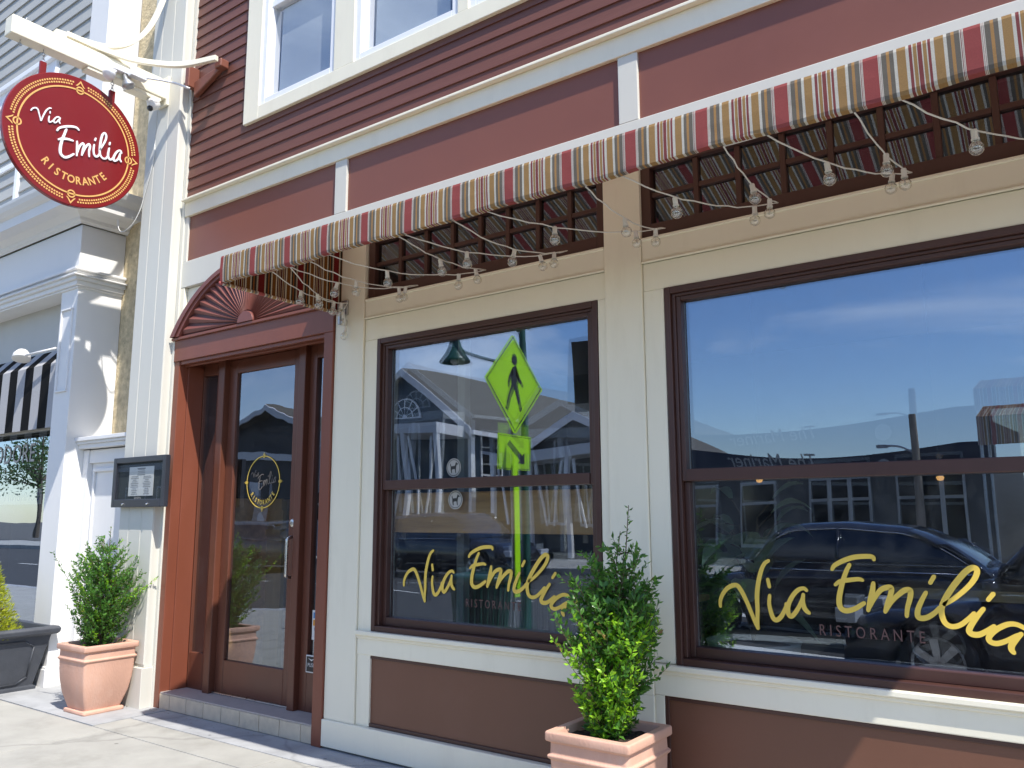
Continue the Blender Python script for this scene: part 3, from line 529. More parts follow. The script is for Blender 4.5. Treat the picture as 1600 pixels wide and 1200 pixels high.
# ---------------------------------------------------------------- doorway
part('door_surround', casing_m, [(-6.12, -6.05, -0.02, 0.26, 0.0, 2.70), (-4.295, -4.203, -0.028, 0.26, 0.0, 2.70), (-6.12, -4.203, -0.03, 0.26, 2.70, 2.888)], 0.004)
part('surround_moulding', casing_m, [(-6.05, -4.295, -0.012, 0.02, 2.672, 2.70), (-6.05, -4.295, 0.03, 0.05, 2.658, 2.70), (-6.05, -6.035, 0.06, 0.2, 0.12, 2.67), (-6.14, -4.19, -0.05, -0.03, 2.875, 2.897)], 0.003)
part('mullion_post', door_m, [(-5.762, -5.684, 0.155, 0.25, 0.12, 2.70)], 0.006)
part('mullion_post', door_m, [(-4.772, -4.70, 0.155, 0.25, 0.12, 2.70)], 0.006)
dr = MB()
dr.box(-5.682, -5.582, 0.205, 0.25, 0.13, 2.695); dr.box(-4.880, -4.774, 0.205, 0.25, 0.13, 2.695)
dr.box(-5.582, -4.880, 0.205, 0.25, 0.13, 0.372); dr.box(-5.582, -4.880, 0.205, 0.25, 2.585, 2.695)
DOOR = dr.build('door', door_m, B, 0.005)
DOOR['label'] = 'brown front door with a tall glass pane'
pane(-5.59, -4.872, 0.365, 2.59, 0.226, 0.0035, 14, 30).build('door_glass', door_g, DOOR, smooth=True)
mb = MB(); mb.tube(smoothpts([(-4.80, 0.205, 1.295), (-4.80, 0.16, 1.30), (-4.80, 0.135, 1.285), (-4.80, 0.13, 1.26), (-4.80, 0.13, 1.06), (-4.80, 0.135, 1.03), (-4.80, 0.16, 1.018), (-4.80, 0.205, 1.018)], 4), 0.012, 12)
mb.build('door_handle', steel, DOOR, smooth=True)
mb = MB(); mb.lathe([(0.0, 0), (0.032, 0.0), (0.032, 0.006), (0.026, 0.016), (0.012, 0.02), (0.0, 0.02)], (-4.826, 0.205, 1.40), (0, -1, 0), 24); mb.build('door_lock', steel, DOOR, smooth=False)
for a, b in ((-6.035, -5.764), (-4.698, -4.297)):
    ga, gb = (a+0.0, b-0.075) if a < -5 else (a+0.062, b-0.06)
    s = part('sidelight', door_m, [(a, ga+0.012, 0.2, 0.25, 0.12, 2.70), (gb, b, 0.2, 0.25, 0.12, 2.70), (ga+0.012, gb, 0.2, 0.25, 0.12, 0.392), (ga+0.012, gb, 0.2, 0.25, 2.60, 2.70)], 0.004)
    pane(ga+0.008, gb+0.004, 0.388, 2.604, 0.226, 0.001, 6, 20).build('sidelight_glass', door_g, s, smooth=True)
    if a > -5:
        mb = MB(); mb.box(-4.60, -4.50, 0.216, 0.219, 0.60, 0.80); c = mb.build('card_sticker', paper, s)
        mb = MB(); bl = 0
        mb.box(-4.59, -4.515, 0.2145, 0.216, 0.745, 0.785); mb.build('blue_patch', mat('sticker_blue', (0.06, 0.22, 0.45), 0.5), s)
        mb = MB(); mb.box(-4.59, -4.515, 0.2145, 0.216, 0.695, 0.735); mb.build('orange_patch', mat('sticker_orange', (0.7, 0.3, 0.04), 0.5), s)
        mb = MB(); text(mb, 'VISA', 0.034, lambda u, v: (-4.552+u, 0.2145, 0.66+v), 0.9, 0.2); mb.build('sticker_print', mat('sticker_navy', (0.03, 0.05, 0.25), 0.5), s)
        mb = MB(); mb.box(-4.62, -4.50, 0.190, 0.199, 0.385, 0.50)
        mb2 = mb.build('push_plate', paper, s)
        mb = MB(); mb.box(-4.612, -4.508, 0.187, 0.19, 0.393, 0.492); mb.build('push_field', sig_blk, s)
        mb = MB(); text(mb, 'PUSH', 0.036, lambda u, v: (-4.56+u, 0.1855, 0.425+v), 0.9); mb.add([(-4.595, 0.1855, 0.482), (-4.56, 0.1855, 0.463), (-4.525, 0.1855, 0.482), (-4.56, 0.1855, 0.473)], [(0, 1, 2, 3)]); mb.build('push_lettering', paper, s)
# gilt oval emblem on the door glass
def ring(mb, c, r, w, n=72, fn=None, a0=0, a1=360):
    v = []
    for k in range(n+1):
        a = R(a0+(a1-a0)*k/n)
        v.append((c[0]+(r-w/2)*math.cos(a), c[1]+(r-w/2)*math.sin(a))); v.append((c[0]+(r+w/2)*math.cos(a), c[1]+(r+w/2)*math.sin(a)))
    mb.add([fn(*p) for p in v], [(2*k, 2*k+2, 2*k+3, 2*k+1) for k in range(n)])
fd = lambda a, b: (a, 0.2225, b)
def emblem(mb, c, r, w, fn, eye=0.02):
    ring(mb, c, r, w, 96, fn)
    for q in range(4):
        a = math.pi/2*q; d = (math.cos(a), math.sin(a)); t = (-d[1], d[0])
        e = (c[0]+d[0]*r, c[1]+d[1]*r)
        ring(mb, e, eye*0.85, w*0.9, 20, lambda x, y: (lambda p: (p[0], p[1]-0.0005 if False else p[1], p[2]))(fn(x, y)))
        # pointed bud outside the ring
        def P(u, v): return fn(e[0]+d[0]*u+t[0]*v, e[1]+d[1]*u+t[1]*v)
        o = [(eye*0.9, eye*1.2), (eye*1.5, eye*0.7), (eye*2.6, 0.0), (eye*1.5, -eye*0.7), (eye*0.9, -eye*1.2)]
        i = [(eye*1.0, eye*0.72), (eye*1.45, eye*0.38), (eye*2.0, 0.0), (eye*1.45, -eye*0.38), (eye*1.0, -eye*0.72)]
        mb.add([P(*x) for x in o]+[P(*x) for x in i], [(k, k+1, 5+k+1, 5+k) for k in range(4)])
mb = MB(); emblem(mb, (-5.222, 1.708), 0.196, 0.008, fd, 0.012)
def arctext(mb, s, size, c, r, a0, a1, fn, xs=0.8, mi=0):
    n = len(s)
    for i, ch in enumerate(s):
        a = R(a0+(a1-a0)*i/(n-1)); th = a+math.pi/2
        v, f = text_verts(ch, size, xs, off=0.0012*size/0.06)
        bx, by = c[0]+r*math.cos(a), c[1]+r*math.sin(a)
        mb.add([fn(bx+p[0]*math.cos(th)-p[1]*math.sin(th), by+p[0]*math.sin(th)+p[1]*math.cos(th)) for p in v], f, mi)
arctext(mb, 'RISTORANTE', 0.05, (-5.222, 1.708), 0.172, 216, 324, fd, 0.72)
mb.build('gilt_emblem', gold, DOOR)
mb = MB()
def sgn(u, v): return ((u+0.83)*0.42-5.222, (v-4.39)*0.42+1.718)
strokes(mb, SIGN, 0.016, lambda u, v, t: (sgn(u, v)[0], 0.2225, sgn(u, v)[1])); 
for i, q in enumerate(mb.v): pass
mb.build('faded_script', mat('faded_vinyl', (0.16, 0.14, 0.12), 0.6), DOOR)
# doorstep
stp = MB(); stp.box(-6.12, -4.205, 0.0, 0.3, -0.02, 0.098)
part('doorstep', tread_m, [(-6.12, -4.203, 0.001, 0.3, 0.0, 0.108), (-6.05, -4.297, -0.012, 0.3, 0.109, 0.121)], 0.003)
for k in range(9):
    a = -6.13+k*0.2145; part('riser_tile', tile_m, [(a+0.003, a+0.2115, -0.014, 0.0, 0.0+0.002, 0.108)], 0.003)
part('door_sweep', steel, [(-5.682, -4.774, 0.185, 0.204, 0.122, 0.133)], 0.002)

# sunburst fan over the door
cx, cz, ax_, bx_ = -5.165, 2.90, 0.94, 0.505
FR = (ax_**2+bx_**2)/(2*bx_); FD = FR-bx_
def fe(a):
    return -FD*math.sin(a)+math.sqrt(FR**2-(FD*math.cos(a))**2)
fan = MB(); n = 28
pts = [(cx+fe(math.pi*k/48)*math.cos(math.pi*k/48), cz+fe(math.pi*k/48)*math.sin(math.pi*k/48)) for k in range(49)]
fan.prism(pts, 'y', -0.022, 0.02)
FAN = fan.build('sunburst_fan', mat('fan_groove_dark', (0.11, 0.035, 0.03), 0.5), B)  # backing in a darker tone than the rays, seen in the grooves
fr = MB()
for k in range(n):
    a0 = math.pi*(k+0.14)/n; a1 = math.pi*(k+0.86)/n
    P = lambda a, s: (cx+(fe(a)*s if s > .5 else s*0.55)*math.cos(a), cz+(fe(a)*s if s > .5 else s*0.55)*math.sin(a)+0.004)
    A, Bp, Cp, D = P(a0, 0.17), P(a1, 0.17), P(a1, 0.90), P(a0, 0.90); am = (a0+a1)/2; E, G = P(am, 0.17), P(am, 0.90)
    fr.add([(A[0], -0.026, A[1]), (Bp[0], -0.026, Bp[1]), (Cp[0], -0.03, Cp[1]), (D[0], -0.03, D[1]), (E[0], -0.04, E[1]), (G[0], -0.048, G[1]),
            (A[0], -0.02, A[1]), (Bp[0], -0.02, Bp[1]), (Cp[0], -0.02, Cp[1]), (D[0], -0.02, D[1])],
           [(0, 4, 5, 3), (4, 1, 2, 5), (0, 3, 9, 6), (1, 7, 8, 2), (3, 5, 2, 8, 9)])
fan_m = mat('fan_paint', (0.19, 0.064, 0.05), 0.45, 0.08, 4)
fr.build('fan_rays', fan_m, FAN)
hb = MB(); hb.prism([(cx+0.095*math.cos(math.pi*k/20), cz+0.085*math.sin(math.pi*k/20)) for k in range(21)], 'y', -0.056, -0.02); hb.build('fan_hub', fan_m, FAN, 0.004)
am_ = MB(); N = 48
for (s0, s1, yy) in ((0.92, 1.0, -0.058), (0.965, 1.03, -0.072)):
    v = []
    for k in range(N+1):
        a = math.pi*k/N
        for s, y in ((s0, -0.02), (s0, yy), (s1, yy), (s1, -0.02)): v.append((cx+fe(a)*s*math.cos(a), y, cz+fe(a)*s*math.sin(a)))
    am_.add(v, [(4*k+j, 4*k+4+j, 4*k+4+(j+1) % 4, 4*k+(j+1) % 4) for k in range(N) for j in range(4)])
am_.build('fan_arch_moulding', fan_m, FAN)

# room behind the glass
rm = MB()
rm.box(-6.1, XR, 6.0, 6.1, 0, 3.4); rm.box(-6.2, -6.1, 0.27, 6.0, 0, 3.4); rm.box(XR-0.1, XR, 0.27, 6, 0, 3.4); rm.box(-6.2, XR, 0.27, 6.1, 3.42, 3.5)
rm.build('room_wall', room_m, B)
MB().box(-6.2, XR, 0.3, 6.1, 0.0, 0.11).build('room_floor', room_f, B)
part('roof', darkroof, [(-6.66, XR, 0.0, 9, 7.4, 7.5), (-6.62, -6.6, 0.12, 9, 0, 7.4), (XR, XR+0.05, 0.1, 9, 0, 7.4)], 0)
# ================================================================ awning and string lights
AW = root('striped_awning', (-1.825, 0, 3.35), 'red, tan and cream striped fabric awning over the windows', 'awning')
xa, xb, ya, z0a, z1a, zt = -4.15, 0.52, -0.966, 2.815, 2.972, 3.375
PER = 0.3025
mb = MB(); NX = 60
random.seed(3)
prof = [(0.0, zt), (-0.30, 3.255), (-0.62, 3.118), (-0.945, 2.985), (-0.962, 2.978), (ya, 2.966), (ya-0.001, 2.90), (ya+0.001, 2.828), (ya+0.004, z0a), (ya+0.03, z0a-0.003)]
v = []
for i in range(NX+1):
    x = xa+(xb-xa)*i/NX
    wv = [random.uniform(-1, 1) for _ in prof]; lo = math.sin(x*4.1)*0.6+math.sin(x*9.7+1)*0.4+math.sin(x*21.0)*0.2
    for j, (y, z) in enumerate(prof):
        v.append((x, y+((0.0012*wv[j]-0.006*lo*(j-5)/3) if j > 5 else 0), z+((0.004*wv[j]-0.004) if 0 < j < 4 else (0.004*math.sin(x*6.3+2)+0.002*math.sin(x*17) if j > 6 else 0))))
m = len(prof)
mb.add(v, [(i*m+j, (i+1)*m+j, (i+1)*m+j+1, i*m+j+1) for i in range(NX) for j in range(m-1)])
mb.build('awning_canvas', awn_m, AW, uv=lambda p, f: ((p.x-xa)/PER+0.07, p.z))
for x in (xa, xb):
    mb = MB(); P = prof[:9]
    q = [(x, y, z) for y, z in P]+[(x, 0.0, z0a+0.004)]
    mb.add(q, [tuple(range(len(q)))])
    mb.build('end_panel', awn_e, AW, uv=lambda p, f: ((p.y)/PER+0.3, p.z))
    # rolled hem at the foot of the end panel
    hm = MB(); hm.tube([(x, 0.0, z0a+0.002), (x, -0.48, z0a-0.004), (x, ya, z0a)], 0.011, 8); hm.build('hem', awn_h, AW, uv=lambda p, f: ((p.y)/PER+0.3, p.z), smooth=True)
fr = MB()
for x in (xa+0.05, -2.0, xb-0.05):
    fr.tube([(x, -0.0, 3.345), (x, -0.94, 2.955)], 0.014, 8)
fr.tube([(xa+0.03, -0.93, 2.84), (xb-0.03, -0.93, 2.84)], 0.015, 8); fr.tube([(xa+0.03, -0.5, 3.14), (xb-0.03, -0.5, 3.14)], 0.012, 8); fr.tube([(xa+0.03, -0.94, 2.955), (xb-0.03, -0.94, 2.955)], 0.012, 8)
fr.build('awning_frame', soft_black, AW, smooth=True)
br = MB(); br.box(xa+0.015, xa+0.075, -0.03, -0.012, 2.80, 2.90); br.box(xa+0.03, xa+0.045, -0.075, -0.03, 2.82, 2.88); br.tube([(xa+0.02, -0.05, 2.85), (xa+0.075, -0.05, 2.85)], 0.018, 10); br.box(xa-0.01, xa+0.01, -0.03, -0.012, 2.74, 2.82)
br.build('wall_bracket', bronze, AW, 0.003)

Hk = [(-4.04, 2.868), (-3.402, 2.882), (-2.862, 2.884), (-2.295, 2.89), (-1.707, 2.893), (-1.131, 2.894), (-0.556, 2.895), (0.02, 2.895), (0.55, 2.89)]
Vk = {0: [-3.727], 1: [-3.571, -3.412], 2: [-3.242, -2.743], 3: [-2.70, -2.383], 4: [-2.182, -1.669], 5: [-1.499, -1.055], 6: [-0.892, -0.59], 7: [-0.447, 0.0], 8: [0.1, 0.4]}
SLg = root('string_lights', (-1.8, -0.45, 2.8), 'white cord of clear globe bulbs zigzagging under the striped awning', 'string lights')
cord = MB(); bulbs = []
def sag(a, b, d, n=14):
    a, b = Vector(a), Vector(b); return [a.lerp(b, t/n)-Vector((0, 0, 4*d*(t/n)*(1-t/n))) for t in range(n+1)]
order = []
for h in range(9):
    x, z = Hk[h]; vs = Vk[h]
    order.append(('V', vs[0]))
    order.append(('H', x, z))
    if len(vs) > 1: order.append(('V', vs[1]))
P3 = []
for o in order: P3.append(Vector((o[1], -0.925, 2.822)) if o[0] == 'V' else Vector((o[1], -0.055, o[2])))
random.seed(11)
for i in range(len(P3)-1):
    a, b = P3[i], P3[i+1]; L = (b-a).length
    if L < 0.12: cord.tube([a, b], 0.0028, 6); continue
    if abs(a.y-b.y) < 0.4: cord.tube([a, b], 0.0028, 6); continue
    d = 0.035+0.035*random.random(); pts = sag(a, b, d)
    pts = [p+Vector((random.uniform(-.004, .004), 0, random.uniform(-.004, .004))) if 0 < k < 14 else p for k, p in enumerate(pts)]
    cord.tube(pts, 0.0032, 6)
    if order[i+1][0] == 'H' and abs(a.y-b.y) > 0.5: ts = [0.36+random.uniform(-.05, .05), 0.80+random.uniform(-.04, .05)]
    elif abs(a.y-b.y) > 0.5: ts = [0.14+random.uniform(-.03, .05), 0.54+random.uniform(-.06, .06)]
    else: ts = [0.5]
    for t in ts:
        q = a.lerp(b, t)-Vector((0, 0, 4*d*t*(1-t))); bulbs.append(q)
# little cluster hanging by the left bracket
for dx, dz in ((0.0, -0.03), (0.03, -0.13)): bulbs.append(Vector((-4.09+dx, -0.05, 2.84+dz)))
cord.tube([(-4.04, -0.055, 2.868), (-4.08, -0.05, 2.83), (-4.06, -0.05, 2.70)], 0.0032, 6)
cord.build('cord', cord_m, SLg, smooth=True)
proto = None
for q in bulbs[:70]:
    if proto is None:
        so = MB(); so.lathe([(0.0, 0), (0.0095, 0), (0.011, -0.004), (0.011, -0.030), (0.0135, -0.033), (0.0135, -0.040), (0.0, -0.040)], (0, 0, 0), (0, 0, 1), 14)
        s0 = so.build('bulb_socket', cord_m, SLg, loc=(0, 0, 0)); 
        g = MB(); pr = [(0.010, -0.040), (0.0125, -0.046)]+[(0.0235*math.sin(t), -0.068-0.0235*math.cos(t)*-1) for t in [0.45, 0.8, 1.2, 1.6, 2.0, 2.4, 2.8, 3.05]]
        pr = [(0.010, -0.040), (0.012, -0.045)]+[(0.0255*math.sin(t), -0.068+0.0255*math.cos(t)) for t in [0.42, 0.85, 1.2, 1.6, 2.0, 2.4, 2.8, 3.1]]
        g.lathe(pr, (0, 0, 0), (0, 0, 1), 18); g0 = g.build('bulb', bulbg, s0, smooth=True, loc=(0, 0, 0))
        fl = MB(); fl.tube([(-0.003, 0, -0.040), (-0.004, 0, -0.062), (-0.008, 0, -0.066), (0.008, 0, -0.066), (0.004, 0, -0.062), (0.003, 0, -0.040)], 0.0011, 5); f0 = fl.build('filament', bronze, s0, loc=(0, 0, 0))
        proto = (s0, g0, f0); s = s0
    else:
        s = proto[0].copy(); COL.objects.link(s); s.parent = SLg
        for k in proto[1:]:
            c = k.copy(); COL.objects.link(c); c.parent = s
    s.location = q-SLg.location; s.rotation_euler = (random.uniform(-.2, .2), random.uniform(-.2, .2), random.uniform(0, 3))

# ================================================================ hanging sign and its beam
XS = -6.4
BM = root('sign_beam', (XS, -0.1, 5.12), 'cream timber bracket beam with curved iron braces, sticking out above the oval sign', 'bracket beam')
mb = MB()
mb.box(XS-0.06, XS+0.06, -1.38, -0.101, 5.045, 5.195)
mb.build('beam', cream, BM, 0.008)
mb = MB(); mb.prism([(-1.06, 5.196), (-0.16, 5.196), (-0.16, 5.23), (-1.06, 5.23)], 'x', XS-0.045, XS+0.045)
mb.prism([(-0.45, 5.045), (-0.16, 5.045), (-0.16, 5.01), (-0.45, 5.01)], 'x', XS-0.05, XS+0.05); mb.prism([(-0.80, 5.045), (-0.55, 5.045), (-0.62, 5.02), (-0.80, 5.02)], 'x', XS-0.05, XS+0.05)
mb.box(XS-0.075, XS+0.075, -0.125, -0.101, 4.99, 5.26)
mb.build('beam_plate', cream, BM, 0.005)
def strap(pts, w, t, side):
    # flat bar along pts
    P = smoothpts(pts, 8); mb = MB(); v = []
    for i, p in enumerate(P):
        d = (P[min(i+1, len(P)-1)]-P[max(i-1, 0)]).normalized(); s = Vector(side); nn = d.cross(s).normalized()
        for a, b in ((-1, -1), (1, -1), (1, 1), (-1, 1)): v.append(p+s*a*w/2+nn*b*t/2)
    n = len(P); mb.add(v, [(4*i+j, 4*i+(j+1) % 4, 4*i+4+(j+1) % 4, 4*i+4+j) for i in range(n-1) for j in range(4)]+[(3, 2, 1, 0), (4*n-4, 4*n-3, 4*n-2, 4*n-1)]); return mb
strap([(XS, -0.12, 6.6), (XS, -0.135, 6.25), (XS, -0.19, 5.95), (XS, -0.30, 5.64), (XS, -0.46, 5.42), (XS, -0.66, 5.30), (XS, -0.86, 5.26), (XS, -1.05, 5.235)], 0.05, 0.035, (1, 0, 0)).build('upper_brace', cream, BM, 0.003)
strap([(XS+0.04, -0.98, 5.235), (XS+0.05, -0.72, 5.235), (XS+0.11, -0.50, 5.23), (XS+0.25, -0.32, 5.22), (XS+0.45, -0.20, 5.20), (XS+0.78, -0.12, 5.18)], 0.045, 0.035, (0, 0, 1)).build('side_brace', cream, BM, 0.003)
mb = MB(); mb.box(-6.09, -6.035, -0.11, -0.005, 5.08, 5.27); mb.prism([(-6.035, 5.14), (-5.66, 5.17), (-5.66, 5.14), (-5.95, 5.03), (-6.035, 5.0)], 'y', -0.055, -0.01); mb.box(-5.70, -5.61, -0.09, -0.01, 5.13, 5.20)
mb.build('brace_block', brick_red, BM, 0.008)
hk = MB()
for y in (-1.119, -0.568, -1.29):
    hk.tube([(XS, y, 5.045), (XS, y, 5.02)], 0.004, 6)
    hk.tube([(XS, y+0.013*math.cos(a), 5.008+0.013*math.sin(a)) for a in [k*math.pi/7 for k in range(15)]], 0.0032, 6, cap=False)
hk.tube([(XS, -1.25, 5.195), (XS, -1.25, 5.215)], 0.004, 6); hk.tube([(XS, -1.25+0.014*math.cos(a), 5.23+0.014*math.sin(a)) for a in [k*math.pi/7 for k in range(15)]], 0.0032, 6, cap=False)
hk.build('eye_hook', bronze, BM, smooth=True)

SG = root('oval_sign', (XS, -0.83, 3.86), 'round dark red hanging sign with white script and gold ring', 'sign')
Cy, Cz, Rr = -0.832, 4.395, 0.535
mb = MB(); n = 96
mb.lathe([(0.0, -0.022), (Rr-0.004, -0.022), (Rr, -0.018), (Rr, 0.014), (Rr-0.005, 0.018), (0.0, 0.018)], (XS, Cy, Cz), (1, 0, 0), n)
mb.build('sign_board', sign_red, SG)
for y in (-1.114, -0.566):
    dzz = math.sqrt(Rr**2-(y-Cy)**2); mb = MB()
    mb.box(XS-0.012, XS+0.012, y-0.024, y+0.024, Cz+dzz-0.05, 4.945)
    mb.build('hanging_tab', sign_red, SG, 0.003)
mb = MB()
for y in (-1.114, -0.566):
    for k, zz in enumerate((4.955, 4.982)):
        mb.tube([(XS+(0.010*math.cos(a) if k else 0), y+(0 if k else 0.010*math.cos(a)), zz+0.018*math.sin(a)) for a in [q*math.pi/7 for q in range(15)]], 0.003, 6, cap=False)
mb.build('shackle', steel, SG, smooth=True)
fs_ = lambda t0: (lambda a, b: (XS+t0, a, b))
mb = MB(); emblem(mb, (-0.83, 4.39), 0.434, 0.012, fs_(0.0215), 0.032)
arctext(mb, 'RISTORANTE', 0.088, (-0.83, 4.39), 0.345, 228, 318, fs_(0.0215), 0.85)
for rr, ph in ((0.467, 0), (0.489, 1.1)):
    for k in range(150):
        a = 2*math.pi*(k+0.3*ph)/150; dq = (math.degrees(a) % 90); dq = min(dq, 90-dq)
        if dq < 6.5: continue
        c, s = math.cos(a), math.sin(a); tx, tz = -s, c; w, l = 0.0065, 0.0065
        mb.add([(XS+0.0205, -0.83+rr*c+tx*w*i+c*l*j, 4.39+rr*s+tz*w*i+s*l*j) for i, j in ((-1, -1), (1, -1), (1, 1), (-1, 1))], [(0, 1, 2, 3)])
mb.build('gold_trim', gold2, SG)
mb = MB(); strokes(mb, SIGN, 0.0175, lambda u, v, t: (XS+0.019+t, u, v), 0.008); mb.build('white_script', sign_white, SG)

# security dome camera and flood light under the beam
CM = root('security_camera', (XS+0.02, -0.2, 5.0), 'small white dome camera under the foot of the sign beam', 'camera')
mb = MB(); mb.lathe([(0, 0.05), (0.05, 0.05), (0.055, 0.035), (0.045, 0.0), (0.0, 0.0)], (XS+0.02, -0.215, 4.955), (0, 0, 1), 24); mb.lathe([(0.0, 0.055), (0.02, 0.05), (0.045, 0.02), (0.052, -0.01), (0.045, -0.04), (0.02, -0.06), (0, -0.063)], (XS+0.02, -0.215, 4.965), (0.15, -0.5, -0.6), 24)
mb.box(XS-0.0, XS+0.04, -0.225, -0.205, 4.985, 5.012); mb.build('housing', white, CM, smooth=True)
mb = MB(); mb.lathe([(0.0, 0.0), (0.026, -0.002), (0.022, 0.012), (0.0, 0.02)], (XS+0.03, -0.245, 4.918), (0.3, -0.8, -0.5), 18); mb.build('lens', black_m, CM, smooth=True)
FL = root('flood_light', (XS+0.12, -0.5, 5.1), 'twin floodlight on a junction box and conduit beside the sign beam', 'light fixture')
mb = MB(); mb.box(XS+0.06, XS+0.11, -0.62, -0.44, 5.09, 5.14); mb.box(XS+0.11, XS+0.17, -0.50, -0.36, 5.07, 5.13); mb.build('junction_box', vinyl, FL, 0.006)
mb = MB(); mb.tube(smoothpts([(XS+0.14, -0.40, 5.10), (XS+0.3, -0.22, 5.08), (-6.02, -0.10, 5.05)]), 0.010, 8); mb.build('conduit', vinyl, FL, smooth=True)
for y, d in ((-0.60, (0.3, -0.6, -0.6)), (-0.52, (0.2, 0.3, -0.8))):
    mb = MB(); mb.lathe([(0.0, -0.01), (0.016, -0.008), (0.018, 0.03), (0.034, 0.05), (0.05, 0.085), (0.053, 0.10), (0.03, 0.112), (0.0, 0.116)], (XS+0.09, y, 5.075), d, 20); mb.build('lamp_head', vinyl if y < -0.55 else bronze, FL, smooth=True)
CH = root('drip_chain', (-6.6, -0.3, 4.0), 'thin looping wire hanging below the oval sign against the stucco', 'wire')
mb = MB()
mb.tube(smoothpts([(-6.66, -0.06, 4.98), (-6.50, -0.105, 4.6), (-6.62, -0.11, 4.2), (-6.66, -0.12, 4.08), (-6.72, -0.14, 3.98), (-6.82, -0.16, 3.93), (-6.9, -0.16, 3.97), (-6.95, -0.15, 4.07)], 8), 0.004, 6)
mb.build('wire', cord_m, CH, smooth=True)
for o in [x for x in bpy.data.objects if x.parent == CH]: o.name = 'wire_run'

# menu case
MN = root('menu_case', (-6.25, -0.11, 1.52), 'black glazed menu case mounted on the cream pilaster beside the door', 'menu case')
mx0, mx1, mz0, mz1, my = -6.715, -5.945, 1.525, 1.93, -0.128
mb = MB(); f = 0.045
mb.box(mx0, mx0+f, my-0.022, my+0.018, mz0, mz1); mb.box(mx1-f, mx1, my-0.022, my+0.018, mz0, mz1); mb.box(mx0+f, mx1-f, my-0.022, my+0.018, mz1-f, mz1); mb.box(mx0+f, mx1-f, my-0.022, my+0.018, mz0, mz0+f*1.4)
mb.box(mx0+0.01, mx1-0.01, my+0.018, my+0.026, mz0+0.01, mz1-0.01); mb.build('case_frame', mat('case_paint', (0.028, 0.03, 0.04), 0.35, 0.1, 5), MN, 0.004)
MB().box(mx0+f, mx1-f, my+0.010, my+0.017, mz0+f, mz1-f).build('case_back', mat('case_felt', (0.03, 0.04, 0.045), 0.9, 0.1, 5), MN)
MB().box(-6.51, -6.15, my+0.006, my+0.009, mz0+0.09, mz1-0.08).build('menu_sheet', paper, MN)
mb = MB(); random.seed(5)
for k in range(15):
    z = mz1-0.105-k*0.014; w = random.uniform(0.04, 0.10)
    for c in ((-6.42, -6.24) if k > 3 else (-6.33,)): mb.box(c-w*0.6, c+w*0.6, my+0.0045, my+0.0058, z, z+0.004)
mb.box(-6.39, -6.27, my+0.0045, my+0.0058, mz1-0.10, mz1-0.091)
mb.build('menu_print', ink, MN)
mb = MB(); mb.quad((mx0+f, my-0.012, mz0+f), (mx1-f, my-0.012, mz0+f), (mx1-f, my-0.012, mz1-f), (mx0+f, my-0.012, mz1-f)); mb.build('case_glass', glass('case_glass', 0.03, (0.9, 0.92, 0.92)), MN)
mb = MB()
for x in (-6.53, -6.17): mb.lathe([(0, 0), (0.009, 0), (0.009, 0.006), (0.004, 0.012), (0, 0.012)], (x, my-0.022, mz0+0.024), (0, -1, 0), 12)
mb.build('case_screw', chrome, MN)
mb = MB(); text(mb, 'GENERAL', 0.022, lambda a, b: (-6.33+a, my-0.013, mz0+0.066+b), 1.0, space=1.2); mb.build('case_lettering', greyv, MN)
# ================================================================ pots and shrubs
def pot(name, cx, cy, label, H=0.5, rim=0.42, base=0.27, rot=0.0):
    P = root(name, (cx, cy, 0), label, 'plant pot', 'terracotta pots outside the restaurant')
    def sec(w, z, r=0.022):
        h = w/2; o = []
        for sx, sy, a0 in ((1, 1, 0), (-1, 1, 90), (-1, -1, 180), (1, -1, 270)):
            for k in range(4):
                a = R(a0+k*30); o.append((sx*(h-r)+r*math.cos(a), sy*(h-r)+r*math.sin(a), z))
        return o
    prof = [(base+0.035, 0.0), (base+0.045, 0.012), (base+0.04, 0.028), (base, 0.032), (base+0.02, 0.06), (base+0.075, 0.15), (base+0.105, 0.24), (base+0.118, 0.32), (base+0.122, 0.375), (base+0.124, 0.382), (base+0.14, 0.390), (base+0.142, 0.400), (base+0.125, 0.408), (base+0.122, 0.455), (rim, 0.462), (rim+0.004, 0.468), (rim+0.004, 0.496), (rim-0.004, 0.502), (rim-0.07, 0.502), (rim-0.078, 0.494), (rim-0.085, 0.44)]
    mb = MB(); n = 16; v = []
    for w, z in prof: v += sec(w, z, 0.02 if w < rim-0.02 else 0.012)
    m = len(prof)
    mb.add(v, [(i*n+k, i*n+(k+1) % n, (i+1)*n+(k+1) % n, (i+1)*n+k) for i in range(m-1) for k in range(n)]+[tuple(range(n-1, -1, -1))])
    o = mb.build('pot_body', terra, P, loc=(0, 0, 0), smooth=True); o.data.set_sharp_from_angle(angle=R(38)); o.location = (0, 0, 0); b = o.modifiers.new('bevel', 'BEVEL'); b.width = 0.003; b.segments = 2; b.limit_method = 'ANGLE'; b.angle_limit = R(35)
    mb = MB(); N = 14; w = (rim-0.082)/2; v = []
    for j in range(N+1):
        for i in range(N+1): v.append((-w+2*w*i/N, -w+2*w*j/N, 0.458+random.uniform(-.008, .012)))
    mb.add(v, [(j*(N+1)+i, j*(N+1)+i+1, (j+1)*(N+1)+i+1, (j+1)*(N+1)+i) for j in range(N) for i in range(N)]); mb.build('soil', soil, P, loc=(0, 0, 0)).location = (0, 0, 0)
    P.rotation_euler = (0, 0, rot)
    return P
random.seed(21)
pot('terracotta_pot', -6.40, -0.335, 'square terracotta pot standing between the white shopfront and the menu pilaster')
pot('terracotta_pot', -1.93, -0.345, 'square terracotta pot under the pilaster between the two big windows')

